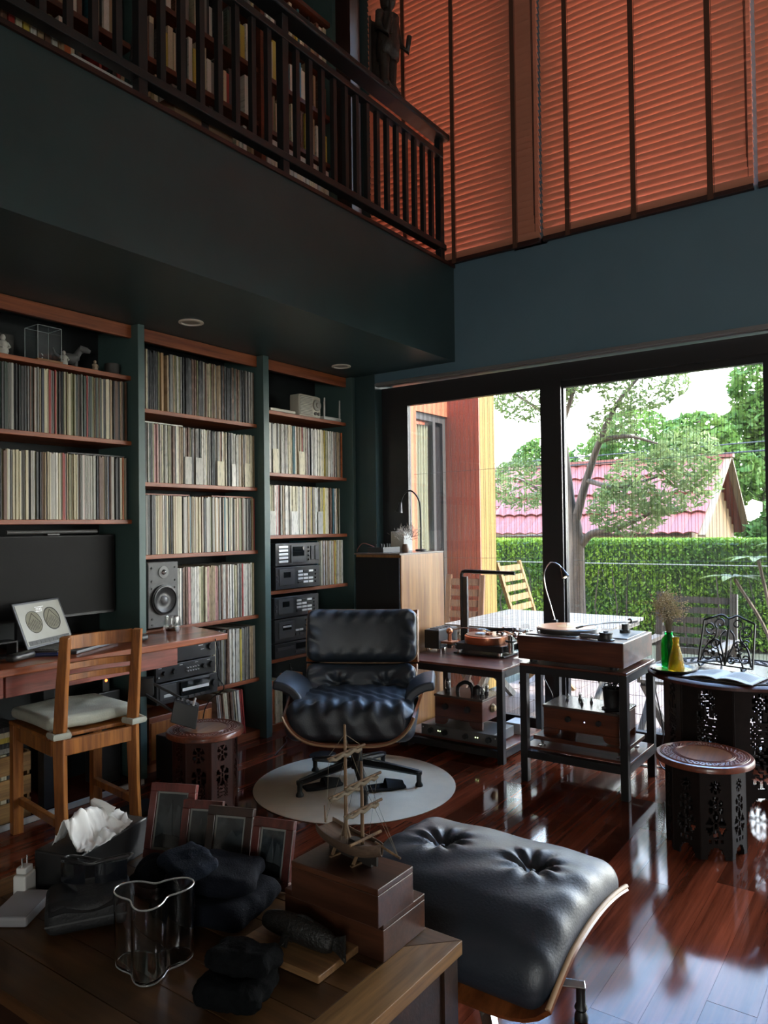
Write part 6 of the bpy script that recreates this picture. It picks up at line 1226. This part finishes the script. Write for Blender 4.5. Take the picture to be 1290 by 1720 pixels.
# tissue box
t = thing('tissue_box', 'long black tissue box with a white tissue pulled out', 'tissue box', (1.075, 1.662, Z), .28); vin = M('black_vinyl', (.014, .014, .015), .4); G().box(-.125, .125, -.062, .062, 0, .088).o('box', vin, t, bevel=.004); G().box(-.06, .06, -.012, .012, .0882, .0892).o('slot', blk, t)
tis = M('white_tissue', (.72, .72, .71), .9)
def tfn(u, v):
    q = Vector((u*3.1, v*3.7, 4.)); w_ = 1-.35*abs(u-.5)
    x = -.105+.185*u+.012*mnoise.noise(q*1.7); y = (v-.5)*.125*w_-.012+.02*(u-.5)
    z = .0906+.066*math.exp(-((v-.55+.25*(u-.5))/.2)**2)*(.35+.65*math.sin(PI*min(1, u*.8+.25)))+.026*max(0, mnoise.noise(q*1.9))+.012*abs(mnoise.noise(q*4))
    return (x, y, z)
G().sheet(tfn, 40, 32, .0008).o('tissue', tis, t, 180)
def tf2(u, v): q = Vector((u*3, v*4, 9.)); return (.0+.06*(u-.5)*(1-.5*v)+.02*v, -.01+.03*math.sin(u*5)*v, .0906+.075*v*(1-.6*abs(u-.45))+.012*mnoise.noise(q))
G().sheet(tf2, 22, 16, .0008).o('tissue', tis, t, 180)
# black pouches and sunglasses
t = thing('black_pouch', 'black soft camera pouch in front of the tissue box', 'pouch', (.93, 1.455, Z), -.55); G().pillow(.17, .13, .062, .02, 18, lambda p: (p.x, p.y, p.z+.004*math.sin(p.x*40)*math.cos(p.y*30)), TR(0, 0, .036)).o('body', M('black_nylon', (.013, .013, .014), .6, bump=.3, bs=90), t, 180); G().sheet(lambda u, v: (-.078+.156*u, -.068+.11*v, .064+.004*math.sin(u*9)-.035*max(0, .16-v)*2), 10, 6, .003).o('flap', M('pouch_flap', (.014, .014, .015), .45), t, 80); G().box(-.085, .085, -.066, -.064, .03, .034).o('zip', gm, t)
t = thing('sunglasses', 'black wraparound sunglasses folded on the black pouch', 'sunglasses', (.945, 1.468, Z+.068), -.9); shd = M('dark_lens', (.008, .009, .012), .06)
for s in (-1, 1): G().sheet(lambda u, v: (s*(.01+.06*u), -.012+.03*u*u, .005+.042*v-.006*u), 10, 6, .0025).o('lens', shd, t, 80); G().tube(spline([(s*.07, .018, .04), (s*.066, .06, .034), (-s*.02, .055, .02), (-s*.06, .045, .012)], 5), .0032, 6).o('temple', blk, t, 60)
G().tube(spline([(-.072, .02, .047), (-.03, -.006, .049), (0, -.014, .046), (.03, -.006, .049), (.072, .02, .047)], 5), .0032, 6).o('brow_bar', blk, t, 60)
# charger, plastic case, pale device
t = thing('usb_charger', 'white plug-in charger standing at the left of the table', 'charger', (.905, 1.668, Z), .5); G().box(-.022, .022, -.015, .015, 0, .055).o('body', wp, t, bevel=.004); G().box(-.015, .015, -.012, .012, .0555, .07).o('plug_block', wp, t, bevel=.003)
for s in (-1, 1): G().cyl((s*.0095, 0, .07), (s*.0095, 0, .09), .0022, n=8).o('pin', chrome, t)
G().tube(spline([(0, -.016, .01), (.0, -.035, .012), (-.012, -.05, .004), (.01, -.066, .004)], 6), .003, 7).o('cable', wp, t, 60)
t = thing('plastic_case', 'translucent plastic case lying beside the charger', 'case', (.862, 1.60, Z), .6); G().box(-.06, .06, -.04, .04, 0, .022).o('shell', M('frosted_plastic', (.5, .5, .52), .3, trans=.5, ior=1.2), t, bevel=.006); G().box(-.058, .058, -.038, .038, .0222, .0232).o('label', M('case_label', (.25, .24, .25), .5), t)
t = thing('cream_remote', 'cream coloured handset at the left edge of the table', 'handset', (.775, 1.64, Z), -.5); G().pillow(.07, .15, .024, .009, 10, T=TR(0, 0, .0122)).o('shell', M('cream_plastic', (.5, .49, .38), .45), t, 60); G().box(-.03, .03, -.01, -.0085, .0243, .0249).o('seam', gm, t); G().box(-.02, .02, .03, .05, .0243, .025).o('button', ivory, t)
# crumpled cloths
def heap(name, lb, cat, loc, sx_, sy_, sz_, m, seed, n=46):
    rr_ = random.Random(seed); off = Vector((rr_.uniform(0, 50), rr_.uniform(0, 50), 0))
    def fn(u, v):
        a, b = u*2-1, v*2-1; r = math.hypot(a, b); x = a*sx_; y = b*sy_; q = Vector((x, y, 0))*9+off; h = max(0., 1-r**2.6)
        z = sz_*h*(.42+.45*(1-2.2*abs(mnoise.noise(q*.75)))+.3*(1-2.5*abs(mnoise.noise(q*1.9+Vector((3, 1, 2)))))*.6+.06*mnoise.noise(q*6)); return (x+.012*mnoise.noise(q*3+Vector((9, 0, 0))), y+.012*mnoise.noise(q*3), max(.0008, z))
    t = thing(name, lb, cat, loc, rr_.uniform(0, .5)); G().sheet(fn, n, n).o('cloth', m, t, 180); return t
navy = M('navy_fabric', (.0040, .0050, .0090), .9, spec=.15, bump=.3, bs=260); bkf = M('black_fabric', (.0030, .0035, .0042), .9, spec=.12, bump=.3, bs=260)
def crumple(p, amp, sc, off):
    q = Vector(p)*sc+Vector((off, off*.7, 0)); n = Vector(p); n = n.normalized() if n.length > 1e-6 else Vector((0, 0, 1))
    d = amp*(1-3*abs(mnoise.noise(q)))+amp*.5*(1-3*abs(mnoise.noise(q*2.3+Vector((5, 1, 3)))))
    return tuple(Vector(p)+n*d)
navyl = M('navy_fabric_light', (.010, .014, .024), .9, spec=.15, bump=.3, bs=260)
t = thing('folded_jacket', 'crumpled navy jacket heaped in front of the picture frames', 'jacket', (1.105, 1.25, Z), .25)
G().pillow(.185, .215, .05, .024, 30, lambda p: crumple(p, .005, 11, 3), TR(0, 0, .034)).o('folded_body', navy, t, 180)
G().pillow(.14, .18, .04, .019, 28, lambda p: crumple(p, .006, 12, 8), TR(.01, .01, .08) @ RZ(.3) @ ROT(.12, 'X')).o('upper_fold', navy, t, 180)
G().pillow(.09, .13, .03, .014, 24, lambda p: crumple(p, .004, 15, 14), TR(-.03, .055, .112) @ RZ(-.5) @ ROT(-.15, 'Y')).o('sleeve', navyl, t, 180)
t = thing('knit_beanie', 'navy knitted beanie beside the crumpled jacket', 'beanie', (1.115, 1.45, Z), .4); G().sheet(lambda u, v: ((.062*math.cos(2*PI*u))*max(.02, math.cos(v*PI/2))**.6, (.068*math.sin(2*PI*u))*max(.02, math.cos(v*PI/2))**.6, .012+.052*math.sin(v*PI/2)+.007*math.sin(u*25+v*5)*math.sin(v*3)), 44, 12, .002).o('crown', navy, t, 180); G().tube([(.064*math.cos(2*PI*k/30), .07*math.sin(2*PI*k/30), .012) for k in range(30)], .0115, 8, closed=True).o('folded_band', navy, t, 180)
t = thing('black_gloves', 'pair of rolled black cloth gloves at the front of the table', 'gloves', (.925, .995, Z), .35)
G().pillow(.105, .12, .042, .02, 26, lambda p: crumple(p, .005, 26, 2), TR(-.005, 0, .0285)).o('lower_roll', bkf, t, 180)
G().pillow(.085, .115, .038, .018, 26, lambda p: crumple(p, .005, 26, 6), TR(.012, -.008, .067) @ ROT(.2, 'Y')).o('upper_roll', bkf, t, 180)
